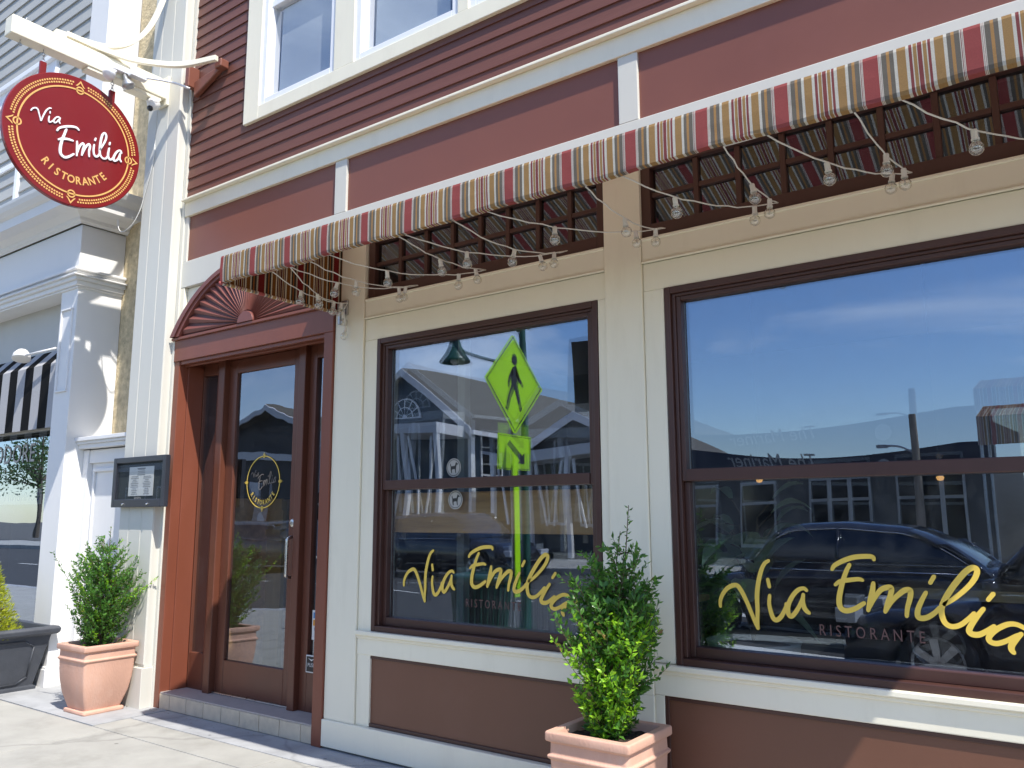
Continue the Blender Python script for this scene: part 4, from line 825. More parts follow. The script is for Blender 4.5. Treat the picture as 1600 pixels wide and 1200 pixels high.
def leaf(mb, p, d, up, L, Wd, mi):
    d = d.normalized(); s = d.cross(up); s = s.normalized() if s.length > 1e-4 else d.orthogonal().normalized(); nn = s.cross(d)
    a = p; b = p+d*L*0.45+s*Wd/2+nn*Wd*0.12; t = p+d*L-nn*L*0.08; c = p+d*L*0.45-s*Wd/2+nn*Wd*0.12; q = p+d*L*0.5
    mb.add([a, b, t, c, q], [(0, 4, 1), (1, 4, 2), (2, 4, 3), (3, 4, 0)], mi)
def rv(): 
    while True:
        v = Vector((random.uniform(-1, 1), random.uniform(-1, 1), random.uniform(-1, 1)))
        if 0.05 < v.length < 1: return v.normalized()
def shrub(name, base, H, env, label, cat, seed, ntw, L, Wd, fresh, lean=(0, 0), matA=leaf_a, matB=leaf_b, step=0.012, group=None, droop=0.0):
    random.seed(seed); T = root(name, base, label, cat, group); b = Vector(base)
    st = MB(); fo = MB()
    trunks = []
    for k in range(5):
        a = 2*math.pi*k/5+random.random(); r = 0.02; top = Vector((lean[0]+0.10*env(0.6)*math.cos(a)*1.5, lean[1]+0.10*env(.6)*math.sin(a), H*(0.90 if k == 0 else random.uniform(.6, .82))))
        pts = smoothpts([b+Vector((r*math.cos(a), r*math.sin(a), 0)), b+Vector((r*1.5*math.cos(a)+top.x*.25, r*1.5*math.sin(a)+top.y*.25, top.z*.4)), b+top*1.0], 6)
        st.tube(pts, [0.008*(1-0.8*i/(len(pts)-1)) for i in range(len(pts))], 6); trunks.append(pts)
    for k in range(ntw):
        tr = random.choice(trunks); t = random.random()**0.85; i = int(t*(len(tr)-1)*0.93); p0 = tr[i]; hz = (p0.z-b.z)/H
        a = random.uniform(0, 2*math.pi); rr = env(min(1, hz+0.08))*random.uniform(0.45, 1.0)**0.6
        if random.random() < 0.10: rr *= random.uniform(1.2, 1.5)
        rr *= 1+0.16*math.sin(3*a+seed)
        zend = min(H*1.0, (p0.z-b.z)+rr*random.uniform(0.25, 1.1))
        e = Vector((b.x+lean[0]*zend/H+rr*math.cos(a), b.y+lean[1]*zend/H+rr*math.sin(a), b.z+zend-droop*rr))
        mid = p0.lerp(e, 0.5)+Vector((0, 0, -0.15*(e-p0).length)); pts = smoothpts([p0, mid, e], 7)
        st.tube(pts, [0.0028*(1-0.7*j/(len(pts)-1)) for j in range(len(pts))], 4, cap=False)
        Lt = sum((pts[j+1]-pts[j]).length for j in range(len(pts)-1)); s = Lt*0.18
        isf = fresh(e-b, hz)
        while s < Lt:
            # point at arc length
            acc = 0
            for j in range(len(pts)-1):
                sg = (pts[j+1]-pts[j]).length
                if acc+sg >= s: break
                acc += sg
            q = pts[j].lerp(pts[j+1], (s-acc)/max(sg, 1e-6)); d = (pts[j+1]-pts[j]).normalized()
            for _ in range(2):
                o = rv(); o = (o-d*o.dot(d)); o = o.normalized() if o.length > .01 else o
                dd = (d*random.uniform(.3, .9)+o*0.8+Vector((0, 0, 0.15))).normalized()
                k2 = random.choice((.5, .7, .85, 1.0, 1.0, 1.2))*random.uniform(.9, 1.1)
                leaf(fo, q, dd, rv(), L*k2, Wd*k2, 1 if (isf and random.random() < 0.85) else 0)
            s += step*random.uniform(.7, 1.4)
    for tr in trunks:
        for j in range(len(tr)//3, len(tr)-1):
            for q_ in range(9):
                o = rv(); o.z = abs(o.z)*0.6; leaf(fo, tr[j].lerp(tr[j+1], q_/9), o+Vector((0, 0, .3)), rv(), L*random.uniform(.5, 1), Wd*random.uniform(.6, 1), 0)
    st.build('stem', twig, T, smooth=True); fo.build('foliage', [matA, matB], T)
    return T
def env1(t):  # left holly: wide low, ragged narrow top
    return 0.25*math.sin(math.pi*min(1, 0.22+0.95*t))**0.8*(1-0.55*t)+0.02
shrub('holly_shrub', (-6.40, -0.335, 0.45), 1.03, lambda t: (0.09+0.62*t if t < 0.36 else 0.31*(1-(t-0.36)/0.66)**1.05+0.01), 'dark green leafy shrub with one thin top shoot in the pot beside the menu case', 'shrub', 4, 400, 0.025, 0.013, lambda e, h: random.random() < 0.10, lean=(0.02, 0.0), step=0.013, group=None)
shrub('holly_shrub', (-1.93, -0.345, 0.45), 1.16, lambda t: (0.09+0.42*t if t < 0.36 else 0.24*(1-(t-0.36)/0.66)**0.8+0.006), 'tall bright green shrub with fresh lime shoots in the pot between the big windows', 'shrub', 9, 470, 0.037, 0.0165, lambda e, h: (e.z < 0.58 and (e.y < 0.0) and random.random() < 0.7), lean=(0.10, 0.0), step=0.017)

# dark planter with golden conifer
P = root('resin_planter', (-7.95, -0.62, 0), 'large dark grey panelled planter at the left edge by the white column', 'planter')
def planter(x0, x1, y0, y1, H):
    mb = MB(); cx, cy = (x0+x1)/2, (y0+y1)/2; hx, hy = (x1-x0)/2, (y1-y0)/2
    def sec(k, z): return [(cx-hx-k, cy-hy-k, z), (cx+hx+k, cy-hy-k, z), (cx+hx+k, cy+hy+k, z), (cx-hx-k, cy+hy+k, z)]
    pr = [(0.02, 0.0), (0.02, 0.03), (0.0, 0.035), (0.085, H-0.07), (0.12, H-0.065), (0.135, H-0.05), (0.14, H-0.02), (0.125, H), (0.07, H), (0.06, H-0.07)]
    v = []
    for k, z in pr: v += sec(k, z)
    mb.add(v, [(i*4+j, i*4+(j+1) % 4, i*4+4+(j+1) % 4, i*4+4+j) for i in range(len(pr)-1) for j in range(4)])
    return mb
mb = planter(-8.25, -7.615, -1.15, -0.235, 0.52); mb.build('planter_body', lead, P, 0.006)
mb = MB()
oc = [(-1.12, 0.12), (-1.02, 0.06), (-0.38, 0.06), (-0.30, 0.11), (-0.28, 0.36), (-0.36, 0.41), (-1.02, 0.41), (-1.12, 0.36)]
def fx(z): return -7.615+0.085*(z-0.035)/0.415
for k in range(8):
    a, b = oc[k], oc[(k+1) % 8]
    mb.tube([(fx(a[1])+0.004, a[0], a[1]), (fx(b[1])+0.004, b[0], b[1])], 0.007, 6)
mb.build('planter_moulding', lead, P, smooth=True)
MB().box(-8.28, -7.58, -1.18, -0.2, 0.40, 0.455).build('soil', soil, P)
random.seed(31)
T = root('golden_cypress', (-7.86, -0.62, 0.455), 'dense golden yellow conifer in the dark planter at the left edge', 'shrub')
fo = MB()
for k in range(8000):
    h = random.random()**1.3*0.62; r = (0.30-0.36*h)*(0.72+0.28*random.random())*(1+0.16*math.sin(9*h*6+k % 7))+0.02; a = random.uniform(0, 2*math.pi)
    p = Vector((-7.86+r*math.cos(a), -0.62+r*math.sin(a), 0.44+h)); d = Vector((math.cos(a)*.8, math.sin(a)*.8, 0.7))+rv()*0.7
    leaf(fo, p, d, rv(), random.uniform(.022, .045), 0.008, 0)
st = MB(); st.tube([(-7.86, -0.62, 0.44), (-7.86, -0.62, 1.0)], 0.018, 8)
for k in range(40):
    a = random.uniform(0, 6.28); h = random.uniform(0.02, .45); r = (0.28-0.36*h); st.tube([(-7.86, -0.62, .46+h*.8), (-7.86+r*math.cos(a), -0.62+r*math.sin(a), .46+h+.05)], 0.006, 5)
st.build('trunk', twig, T); fo.build('foliage', leaf_y, T)
# ================================================================ white shop next door
N = root('white_shop_building', (-9.5, 0, 0), 'white shopfront with classical cornice and black and white striped awning at the left edge', 'building')
XC = -7.59
def npart(name, m, boxes, bevel=0.005): return part(name, m, boxes, bevel, parent=N)
npart('column', white, [(-7.90, XC, -0.14, 0.28, 0.165, 3.56), (-7.925, XC+0.022, -0.165, 0.28, 0.0, 0.15), (-7.915, XC+0.012, -0.155, 0.28, 0.15, 0.168)])
npart('column_panel', white, [(-7.855, -7.84, -0.155, -0.14, 2.60, 3.36), (-7.66, -7.645, -0.155, -0.14, 2.60, 3.36), (-7.855, -7.645, -0.157, -0.14, 2.585, 2.60), (-7.855, -7.645, -0.157, -0.14, 3.36, 3.375)], 0.003)
cap = MB()
for (o, z0, z1) in ((0.018, 3.555, 3.575), (0.035, 3.575, 3.62), (0.06, 3.62, 3.655), (0.085, 3.655, 3.672), (0.045, 3.69, 3.71), (0.07, 3.71, 3.735)): cap.box(-16, XC+o, -0.14-o, 0.28, z0, z1)
cap.box(-16, XC+0.03, -0.17, 0.28, 3.672, 3.69)
cap.build('capital_moulding', white, N, 0.006)
npart('frieze', white, [(-16, XC, -0.15, 0.28, 3.735, 4.17)])
co = MB()
prf = [(0.02, 4.17), (0.03, 4.185), (0.05, 4.195), (0.055, 4.225), (0.11, 4.255), (0.12, 4.262), (0.24, 4.27), (0.245, 4.36), (0.275, 4.375), (0.31, 4.41), (0.33, 4.45), (0.335, 4.475), (0.3, 4.485)]
v = []
for o, z in prf: v += [(-16, -0.15-o, z), (XC+o, -0.15-o, z), (XC+o, 0.28, z)]
co.add(v, [(3*i+j, 3*i+j+1, 3*i+4+j, 3*i+3+j) for i in range(len(prf)-1) for j in range(2)]+[(3*len(prf)-3, 3*len(prf)-2, 3*len(prf)-1, 3*len(prf)-3)[:3]])
co.add([(-16, -0.44, 4.484), (XC+0.29, -0.44, 4.484), (XC+0.29, 0.3, 4.484), (-16, 0.3, 4.484)], [(0, 1, 2, 3)])
co.build('cornice', white, N)
npart('side_panel', white, [(-7.589, -7.50, 0.03, 0.2, 0.0, 2.05), (-7.50, -6.67, 0.075, 0.2, 0.0, 2.05), (-7.50, -6.67, 0.045, 0.075, 0.0, 0.3), (-7.50, -6.67, 0.045, 0.075, 1.93, 2.05), (-7.44, -7.42, 0.055, 0.075, 0.36, 1.87), (-7.44, -6.67, 0.05, 0.075, 1.85, 1.88),
      (-7.63, -6.655, -0.02, 0.2, 2.06, 2.10), (-7.65, -6.655, -0.04, 0.2, 2.10, 2.125), (-7.67, -6.655, -0.06, 0.2, 2.125, 2.16)], 0.004)
npart('stucco_wall', stucco, [(-7.62, -6.60, 0.281, 0.5, 0.0, 8.0)], 0)
# shop bay: sign panel, window
npart('sign_panel', greypan, [(-16, -7.90, 0.06, 0.28, 2.3, 3.56)], 0)
npart('shop_window_frame', white, [(-16, -7.9, 0.04, 0.2, 0.0, 0.42), (-7.95, -7.90, 0.04, 0.2, 0.42, 2.3), (-10.2, -10.1, 0.04, 0.2, 0.42, 2.3)])
SW = MB(); SW.quad((-10.1, 0.1, 0.42), (-7.95, 0.1, 0.42), (-7.95, 0.1, 2.3), (-10.1, 0.1, 2.3)); SWo = SW.build('shop_window_glass', shop_g, N)
mb = MB(); text(mb, 'COMMODORE', 0.27, lambda a, b: (-9.56+a, 0.095, 2.0+b), 0.95, space=1.05); mb.build('shop_lettering', greyv, SWo)
NB = root('reflected_banner', (-8.6, 0.13, 1.6), 'white banner with blue mirrored lettering, standing in for a street banner reflected in the shop window', 'banner')  # reflection of a banner across the street, built as a mirrored sheet behind the glass
MB().box(-9.9, -8.55, 0.128, 0.132, 1.575, 1.73).build('banner_sheet', sign_white, NB)
mb = MB(); text(mb, 'COMMUNITY', 0.12, lambda a, b: (-8.98-a, 0.126, 1.61+b), 1.1); mb.build('banner_lettering', mat('banner_blue', (0.03, 0.09, 0.5), 0.6), NB)
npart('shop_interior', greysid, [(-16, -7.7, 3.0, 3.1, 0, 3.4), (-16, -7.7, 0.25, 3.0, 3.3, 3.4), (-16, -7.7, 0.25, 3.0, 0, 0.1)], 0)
AWB = root('shop_awning', (-9.5, 0, 2.6), 'black and white striped awning over the shop window at the left edge', 'awning')
mb = MB(); pr = [(0.055, 3.08), (-0.10, 2.90), (-0.105, 2.28)]; v = []
for x in (-11.5, -7.915): v += [(x, y, z) for y, z in pr]
mb.add(v, [(0, 3, 4, 1), (1, 4, 5, 2)]); mb.build('awning_canvas', bw_m, AWB, uv=lambda p, f: ((p.x+7.915)/0.34+0.0, p.z))
GL = root('gooseneck_lamp', (-7.95, -0.2, 2.98), 'small white gooseneck lamp above the black and white shop awning', 'wall lamp')
mb = MB(); mb.tube([(-7.92, -0.145, 3.02), (-8.42, -0.2, 3.0)], 0.012, 8); mb.build('arm', white, GL, smooth=True)
mb = MB(); mb.lathe([(0, 0.075), (0.045, 0.06), (0.075, 0.02), (0.085, -0.03), (0.075, -0.035), (0, -0.03)], (-8.48, -0.2, 3.0), (-0.3, 0.2, 1), 20); mb.build('shade', white, GL, smooth=True)
# upper storey
cb = MB()
for k in range(22):
    z = 4.49+0.16*k
    cb.add([(-16, -0.010, z), (-8.02, -0.010, z), (-8.02, 0.006, z+0.16), (-16, 0.006, z+0.16), (-16, .12, z), (-8.02, .12, z)], [(0, 1, 2, 3), (0, 4, 5, 1)])
cb.build('upper_clapboards', lcream, N)
npart('corner_board', white, [(-8.03, XC-0.08, -0.03, 0.33, 4.486, 8.0)])
npart('upper_wall', stucco, [(-16, -7.70, 0.125, 0.33, 4.2, 8.0)], 0)
wf = npart('upper_window', vinyl, [(-8.84, -8.70, -0.04, 0.1, 4.50, 6.30), (-10.2, -10.06, -0.04, 0.1, 4.50, 6.30), (-10.06, -8.84, -0.04, 0.1, 6.12, 6.30), (-10.26, -8.64, -0.08, 0.1, 6.30, 6.36), (-10.06, -8.84, -0.03, 0.1, 4.50, 4.58), (-9.48, -9.40, -0.03, 0.1, 4.58, 6.12), (-9.40, -8.84, -0.028, 0.1, 5.3, 5.36), (-10.06, -9.48, -0.028, 0.1, 5.3, 5.36)])
MB().quad((-10.06, 0.02, 4.58), (-8.84, 0.02, 4.58), (-8.84, 0.02, 6.12), (-10.06, 0.02, 6.12)).build('glass', shop_g, wf)
npart('roof', darkroof, [(-16, -7.6, 0.33, 9, 7.9, 8.0), (-16, -15.9, 0.3, 9, 0, 8)], 0)

# ================================================================ street furniture across from the windows (seen mirrored in the glass)
PS = root('crosswalk_sign', (-5.65, -3.95, 0), 'yellow green diamond pedestrian crossing sign on a bright post, reflected in the smaller window', 'road sign')
mb = MB(); mb.tube([(-5.6750, -3.95, 0.0), (-5.6750, -3.95, 3.45)], 0.03, 8); mb.build('post', bronze, PS)
MB().box(-5.6400, -5.6250, -4.0, -3.90, 0.55, 2.10).build('post_sleeve', green_y, PS, 0.002)
def diamond(s, cz, x0, x1, mb): mb.prism([(-3.95-s, cz), (-3.95-s*0.04, cz-s*0.96), (-3.95+s*0.04, cz-s*0.96), (-3.95+s, cz), (-3.95+s*0.04, cz+s*0.96), (-3.95-s*0.04, cz+s*0.96)], 'x', x0, x1)
mb = MB(); diamond(0.56, 2.98, -5.6450, -5.6420, mb); mb.build('diamond_panel', green_y, PS)
mb = MB()
import itertools
def sq(s): return [(-3.95-s, 2.98), (-3.95, 2.98-s), (-3.95+s, 2.98), (-3.95, 2.98+s)]
a, b = sq(0.525), sq(0.505)
mb.add([(-5.6400, y, z) for y, z in a]+[(-5.6400, y, z) for y, z in b], [(k, (k+1) % 4, 4+(k+1) % 4, 4+k) for k in range(4)])
man = [[(-.03, .17), (.035, .2), (.085, .10), (.06, -.03), (.13, -.26), (.09, -.29), (.0, -.06), (-.07, -.16), (-.12, -.29), (-.17, -.27), (-.11, -.12), (-.06, -.02), (-.06, .08)], [(-.03, .17), (-.10, .07), (-.13, -.04), (-.10, -.05), (-.065, .05), (-.02, .10)], [(.035, .19), (.10, .07), (.16, .0), (.14, -.03), (.07, .03), (.02, .09)]]
for o in man: mb.add([(-5.6390, -3.95-u*1.05, 2.98+w*1.05) for u, w in o], [tuple(range(len(o)))])
mb.add([(-5.6390, -3.95-0.01+0.055*math.cos(k*math.pi/8), 3.25+0.065*math.sin(k*math.pi/8)) for k in range(16)], [tuple(range(16))])
mb.build('walking_figure', sig_blk, PS)
mb = MB(); mb.box(-5.6450, -5.6420, -4.27, -3.63, 2.04, 2.42); mb.build('arrow_plaque', green_y, PS, 0.0)
mb = MB(); mb.add([(-5.6400, -3.95+u, 2.22+w) for u, w in [(-.20, -.11), (-.19, .02), (-.155, -.02), (.10, .14), (.15, .09), (-.11, -.07), (-.07, -.10)]], [tuple(range(7))])
for y0, y1, z0, z1 in ((-4.255, -3.645, 2.40, 2.406), (-4.255, -3.645, 2.05, 2.056), (-4.255, -4.249, 2.056, 2.40), (-3.651, -3.645, 2.056, 2.40)): mb.box(-5.6415, -5.6400, y0, y1, z0, z1)
mb.build('plaque_arrow', sig_blk, PS)
SLp = root('street_lamp', (-5.75, -4.2, 0), 'dark green bell shaded street lamp on a curved arm behind the crosswalk sign', 'street lamp')
mb = MB(); mb.lathe([(0.0, 0), (0.11, 0.0), (0.11, 0.05), (0.075, 0.1), (0.06, 0.5), (0.05, 0.6), (0.04, 4.2), (0.0, 4.3)], (-5.72, -4.25, 0), (0, 0, 1), 16); mb.build('pole', lampgreen, SLp, smooth=True)
mb = MB(); mb.tube(smoothpts([(-5.72, -4.25, 3.1), (-5.95, -4.18, 3.26), (-6.25, -4.1, 3.36), (-6.5, -4.05, 3.46), (-6.6, -4.03, 3.58)]), 0.018, 8); mb.tube(smoothpts([(-5.72, -4.25, 3.6), (-6.0, -4.15, 3.83), (-6.4, -4.06, 3.88), (-6.6, -4.03, 3.73)]), 0.02, 8); mb.build('arm', lampgreen, SLp, smooth=True)
mb = MB(); mb.lathe([(0, 0.34), (0.055, 0.33), (0.065, 0.24), (0.06, 0.20), (0.085, 0.12), (0.12, 0.05), (0.18, -0.03), (0.20, -0.06), (0.195, -0.07), (0.11, 0.04), (0, 0.06)], (-6.6, -4.03, 3.40), (0, 0, 1), 24); mb.build('bell_shade', lampgreen, SLp, smooth=True)
mb = MB(); mb.lathe([(0.0, 0.0), (0.06, 0.0), (0.055, -0.05), (0.0, -0.09)], (-6.6, -4.03, 3.38), (0, 0, 1), 16); mb.build('lamp_bulb', paper, SLp, smooth=True)
DS = root('parking_sign', (-4.25, -4.1, 0), 'unlit back of a dark metal street sign on a slim post near the kerb', 'road sign')
mb = MB(); mb.box(-4.42, -4.38, -4.14, -4.10, 0, 3.5); mb.build('post', bronze, DS)
mb = MB(); mb.box(-4.93, -4.36, -4.10, -4.085, 2.62, 3.42); mb.build('sign_back', soft_black, DS, 0.01)
TB = root('litter_bin', (-5.68, -3.35, 0), 'dark green round litter bin on the sidewalk, reflected low in the smaller window', 'litter bin')
mb = MB()
for k in range(28):
    a = 2*math.pi*k/28; mb.tube([(-5.68+0.26*math.cos(a), -3.35+0.26*math.sin(a), 0.05), (-5.68+0.29*math.cos(a), -3.35+0.29*math.sin(a), 0.40), (-5.68+0.33*math.cos(a), -3.35+0.33*math.sin(a), 0.78)], 0.012, 5)
mb.lathe([(0.24, 0.0), (0.28, 0.0), (0.28, 0.05), (0.24, 0.05)], (-5.68, -3.35, 0.0), (0, 0, 1), 28); mb.build('slatted_body', lampgreen, TB)
mb = MB(); mb.lathe([(0.30, 0.76), (0.345, 0.76), (0.35, 0.80), (0.33, 0.82), (0.20, 0.84), (0.17, 0.82)], (-5.68, -3.35, 0), (0, 0, 1), 28); mb.build('rim', lampgreen, TB, smooth=True)
mb = MB(); mb.lathe([(0, 0.06), (0.24, 0.06), (0.27, 0.76), (0.0, 0.76)], (-5.68, -3.35, 0), (0, 0, 1), 24); mb.build('liner', black_m, TB)

# ---------------------------------------------------------------- cars
def car(name, label, loc, rz, paint, L=4.7, Wd=1.82, H=1.45, kind='sedan'):
    T = root(name, loc, label, 'car', 'cars on the street outside'); hw = Wd/2
    T.rotation_euler = (0, 0, 0)
    rw = 0.33; fx, rx = 0.19*L, 0.81*L-0.02
    def B_(mb, nm, m, par=T, bev=0, sm=False): 
        o = mb.build(nm, m, par, bev, sm, loc=(0, 0, 0)); o.location = (0, 0, 0); return o
    belt = 0.93 if kind == 'sedan' else 1.0
    if kind == 'sedan': top = [(0.0, .50, .74), (.03, .66, .84), (.10, .74, .93), (.26, .86, .98), (.30, .92, 1.0), (.5, .95, 1.0), (.72, .97, 1.0), (.84, .99, .97), (.95, .95, .92), (.985, .86, .86), (1.0, .60, .80)]
    else: top = [(0.0, .55, .78), (.025, .78, .88), (.10, .90, .95), (.25, .99, .99), (.30, 1.02, 1.0), (.5, 1.04, 1.0), (.8, 1.06, 1.0), (.95, 1.05, .95), (.985, .95, .90), (1.0, .62, .85)]
    mb = MB(); v = []; ns = 0
    st = []
    for i in range(41):
        t = i/40
        for k in range(len(top)-1):
            if top[k][0] <= t <= top[k+1][0]:
                q = (t-top[k][0])/(top[k+1][0]-top[k][0]); q = q*q*(3-2*q)
                st.append((t*L, top[k][1]*(1-q)+top[k+1][1]*q, top[k][2]*(1-q)+top[k+1][2]*q)); break
    def zb(x):
        z = 0.20
        for c in (fx, rx):
            d = abs(x-c)
            if d < rw+0.06: z = max(z, math.sqrt((rw+0.06)**2-d*d)+0.30*0+rw*0.0+0.33-0.0)
        return min(z, 0.33+rw+0.06)
    for x, zt, w in st:
        w *= hw; z0 = min(zb(x), zt-0.12)
        sec = [(w*0.93, z0), (w*0.985, z0+0.05), (w*1.0, z0+(zt-z0)*0.5), (w*0.985, zt-0.14 if zt-0.14 > z0+0.06 else z0+0.07), (w*0.93, zt-0.03), (w*0.75, zt), (0, zt+0.02)]
        full = sec+[(-a, b) for a, b in sec[-2::-1]]
        v += [(x, a, b) for a, b in full]; ns = len(full)
    m = len(st)
    mb.add(v, [(i*ns+j, i*ns+j+1, (i+1)*ns+j+1, (i+1)*ns+j) for i in range(m-1) for j in range(ns-1)]+[tuple(range(ns)), tuple((m-1)*ns+j for j in range(ns-1, -1, -1))])
    body = B_(mb, 'body', paint, sm=True)
    # cabin
    if kind == 'sedan': g = [(.265, belt-.01, .90), (.42, H-.02, .70), (.53, H, .69), (.64, H-.05, .68), (.87, belt+.02, .84)]
    else: g = [(.24, belt+.01, .93), (.38, H-.02, .76), (.6, H, .76), (.90, H-.03, .74), (.975, belt+.06, .86)]
    gp = []
    for i in range(25):
        t = g[0][0]+(g[-1][0]-g[0][0])*i/24
        for k in range(len(g)-1):
            if g[k][0] <= t <= g[k+1][0]+1e-9:
                q = (t-g[k][0])/(g[k+1][0]-g[k][0]); q2 = math.sin(q*math.pi/2) if k == 0 else (1-math.cos(q*math.pi/2) if k == len(g)-2 else q)
                gp.append((t*L, g[k][1]+(g[k+1][1]-g[k][1])*q2, g[k][2]+(g[k+1][2]-g[k][2])*q2)); break
    mb = MB(); v = []
    for x, z, w in gp:
        zz = max(z, belt+0.0); wb = hw*0.93; wt = hw*w
        f = (zz-belt)/(H-belt); wt = wb+(wt-wb)*max(0, min(1, f))
        sec = [(wb, belt-0.06), (wb*0.985, belt), (wt+0.01, zz-0.045 if zz-.045 > belt else belt), (wt-0.05, zz-0.006), (wt*.5, zz+0.012), (0, zz+0.018)]
        v += [(x, a, b) for a, b in sec+[(-a, b) for a, b in sec[-2::-1]]]
    ns = 11; m = len(gp)
    mb.add(v, [(i*ns+j, i*ns+j+1, (i+1)*ns+j+1, (i+1)*ns+j) for i in range(m-1) for j in range(ns-1)]+[tuple(range(ns)), tuple((m-1)*ns+j for j in range(ns-1, -1, -1))])
    B_(mb, 'window_glass', carglass, sm=True)
    # painted roof skin and pillars
    mb = MB(); v = []; rr = [p for p in gp if p[1] > H-0.10]
    for x, z, w in rr:
        zz = z; wt = hw*(0.93+(w-0.93)*min(1, (zz-belt)/(H-belt)))
        sec = [(wt+0.014, zz-0.045), (wt-0.045, zz+0.003), (wt*.5, zz+0.022), (0, zz+0.028)]; v += [(x, a, b) for a, b in sec+[(-a, b) for a, b in sec[-2::-1]]]
    ns = 7; m = len(rr); mb.add(v, [(i*ns+j, i*ns+j+1, (i+1)*ns+j+1, (i+1)*ns+j) for i in range(m-1) for j in range(ns-1)])
    B_(mb, 'roof', paint, sm=True)
    mb = MB()
    for s in (-1, 1):
        def gy(x):
            p = min(gp, key=lambda q: abs(q[0]-x)); f = max(0, min(1, (p[1]-belt)/(H-belt))); return hw*(0.93+(p[2]-.93)*f), max(belt, p[1])
        for xa_, xb_ in ((gp[0][0], rr[0][0]), (rr[-1][0], gp[-1][0])):
            P = [(xa_+(xb_-xa_)*k/8, s*(gy(xa_+(xb_-xa_)*k/8)[0]+0.0), gy(xa_+(xb_-xa_)*k/8)[1]-0.03) for k in range(9)]; mb.tube(P, 0.032, 6)
        xm = 0.52*L; mb.tube([(xm, s*(hw*.93), belt), (xm, s*(gy(xm)[0]+.012), H-0.06)], 0.026, 6)
    B_(mb, 'pillar', paint, sm=True)
    mb = MB()
    for s in (-1, 1):
        P = [(p[0], s*(hw*(0.93+(p[2]-.93)*max(0, min(1, (p[1]-belt)/(H-belt))))+0.016), max(belt+0.01, p[1]-0.055)) for p in gp[1:-1]]
        mb.tube(P, 0.008, 5); mb.tube([(P[0][0], s*(hw*.945), belt+.005), (P[-1][0], s*(hw*.945), belt+.005)], 0.008, 5)
    B_(mb, 'window_trim', chrome, sm=True)
    wheel = None
    for c in (fx, rx):
        for s in (-1, 1):
            y = s*(hw-0.02)
            if wheel is None:
                mb = MB(); mb.lathe([(0.20, -0.1), (0.30, -0.1), (0.325, -0.08), (0.33, -0.04), (0.33, 0.04), (0.325, 0.08), (0.30, 0.1), (0.235, 0.1), (0.225, 0.06), (0.20, 0.05)], (0, 0, 0), (0, 1, 0), 32, cap=False)
                w = B_(mb, 'wheel', rubber, sm=True)
                mb = MB(); mb.lathe([(0.0, 0.03), (0.225, 0.02), (0.225, 0.03), (0.0, 0.035)], (0, 0, 0), (0, 1, 0), 24); o1 = B_(mb, 'brake_disc', soft_black, w)
                mb = MB(); mb.lathe([(0.205, 0.05), (0.235, 0.075), (0.238, 0.09), (0.228, 0.096), (0.21, 0.085)], (0, 0, 0), (0, 1, 0), 32, cap=False)
                mb.lathe([(0, 0.05), (0.055, 0.05), (0.05, 0.085), (0.0, 0.09)], (0, 0, 0), (0, 1, 0), 16)
                for k in range(7):
                    a = 2*math.pi*k/7; c_, s_ = math.cos(a), math.sin(a); tx, tz = -s_, c_
                    q = [(0.04, 0.028, 0.086), (0.215, 0.036, 0.09), (0.215, -0.036, 0.09), (0.04, -0.028, 0.086), (0.04, 0.028, 0.055), (0.215, 0.036, 0.06), (0.215, -0.036, 0.06), (0.04, -0.028, 0.055)]
                    mb.add([(r*c_+t*tx, y_, r*s_+t*tz) for r, t, y_ in q], [(0, 1, 2, 3), (0, 4, 5, 1), (3, 2, 6, 7)])
                o2 = B_(mb, 'rim', rim_m, w); wheel = (w, o1, o2)
            else:
                w = wheel[0].copy(); COL.objects.link(w); w.parent = T
                for q in wheel[1:]: cc = q.copy(); COL.objects.link(cc); cc.parent = w
            w.location = (c, y, 0.33); w.rotation_euler = (0, random.random()*2, 0 if s > 0 else math.pi)
    def lamp(x, y0, y1, z0, z1, m, nm, dx=0.05):
        mb = MB(); mb.box(x-dx, x+dx, y0, y1, z0, z1); return B_(mb, nm, m, bev=0.015)
    for s in (-1, 1):
        a, b = sorted((s*hw*0.50, s*hw*0.86)); lamp(0.07, a, b, .60, .74, head_m, 'headlight', 0.10)
        a, b = sorted((s*hw*0.52, s*hw*0.87)); lamp(L-0.05, a, b, .68, .86, tail_m, 'tail_light', 0.06)
        mb = MB(); mb.lathe([(0, 0.10), (0.06, 0.08), (0.085, 0.0), (0.07, -0.07), (0, -0.09)], (0.29*L, s*(hw+0.07), belt+0.06), (0, 1, 0.2), 14); B_(mb, 'door_mirror', paint, sm=True)
    mb = MB(); mb.box(-0.012, 0.05, -hw*.45, hw*.45, .50, .66); B_(mb, 'grille', soft_black, bev=0.01)
    mb = MB(); mb.box(-0.02, 0.0, -hw*.42, hw*.42, .655, .672); mb.box(-0.02, 0.0, -hw*.42, hw*.42, .57, .585); mb.box(-0.02, 0, -hw*.42, hw*.42, .49, .505); B_(mb, 'grille_trim', chrome)
    mb = MB(); mb.box(L-0.01, L+0.012, -0.16, 0.16, .62, .70) if kind == 'sedan' else mb.box(L-0.01, L+0.012, -0.16, 0.16, .70, .80); B_(mb, 'licence_plate', paper)
    mb = MB(); mb.box(-0.005, 0.14, -hw*.72, hw*.72, .24, .40); mb.box(L-0.14, L+0.005, -hw*.8, hw*.8, .26, .42); B_(mb, 'bumper', soft_black, bev=0.03)
    T.rotation_euler = (0, 0, rz)
    return T
random.seed(2)
car('parked_car', 'black car parked nearest the kerb, its spoked wheel reflected in the large window', (-2.35, -5.80, -0.2), 0, p_black, 4.8, 1.86, 1.50, 'sedan')
car('parked_car', 'long black sedan in the lane behind the nearest black car', (-5.5, -8.2, -0.2), 0, p_black, 4.9, 1.85, 1.48, 'sedan')
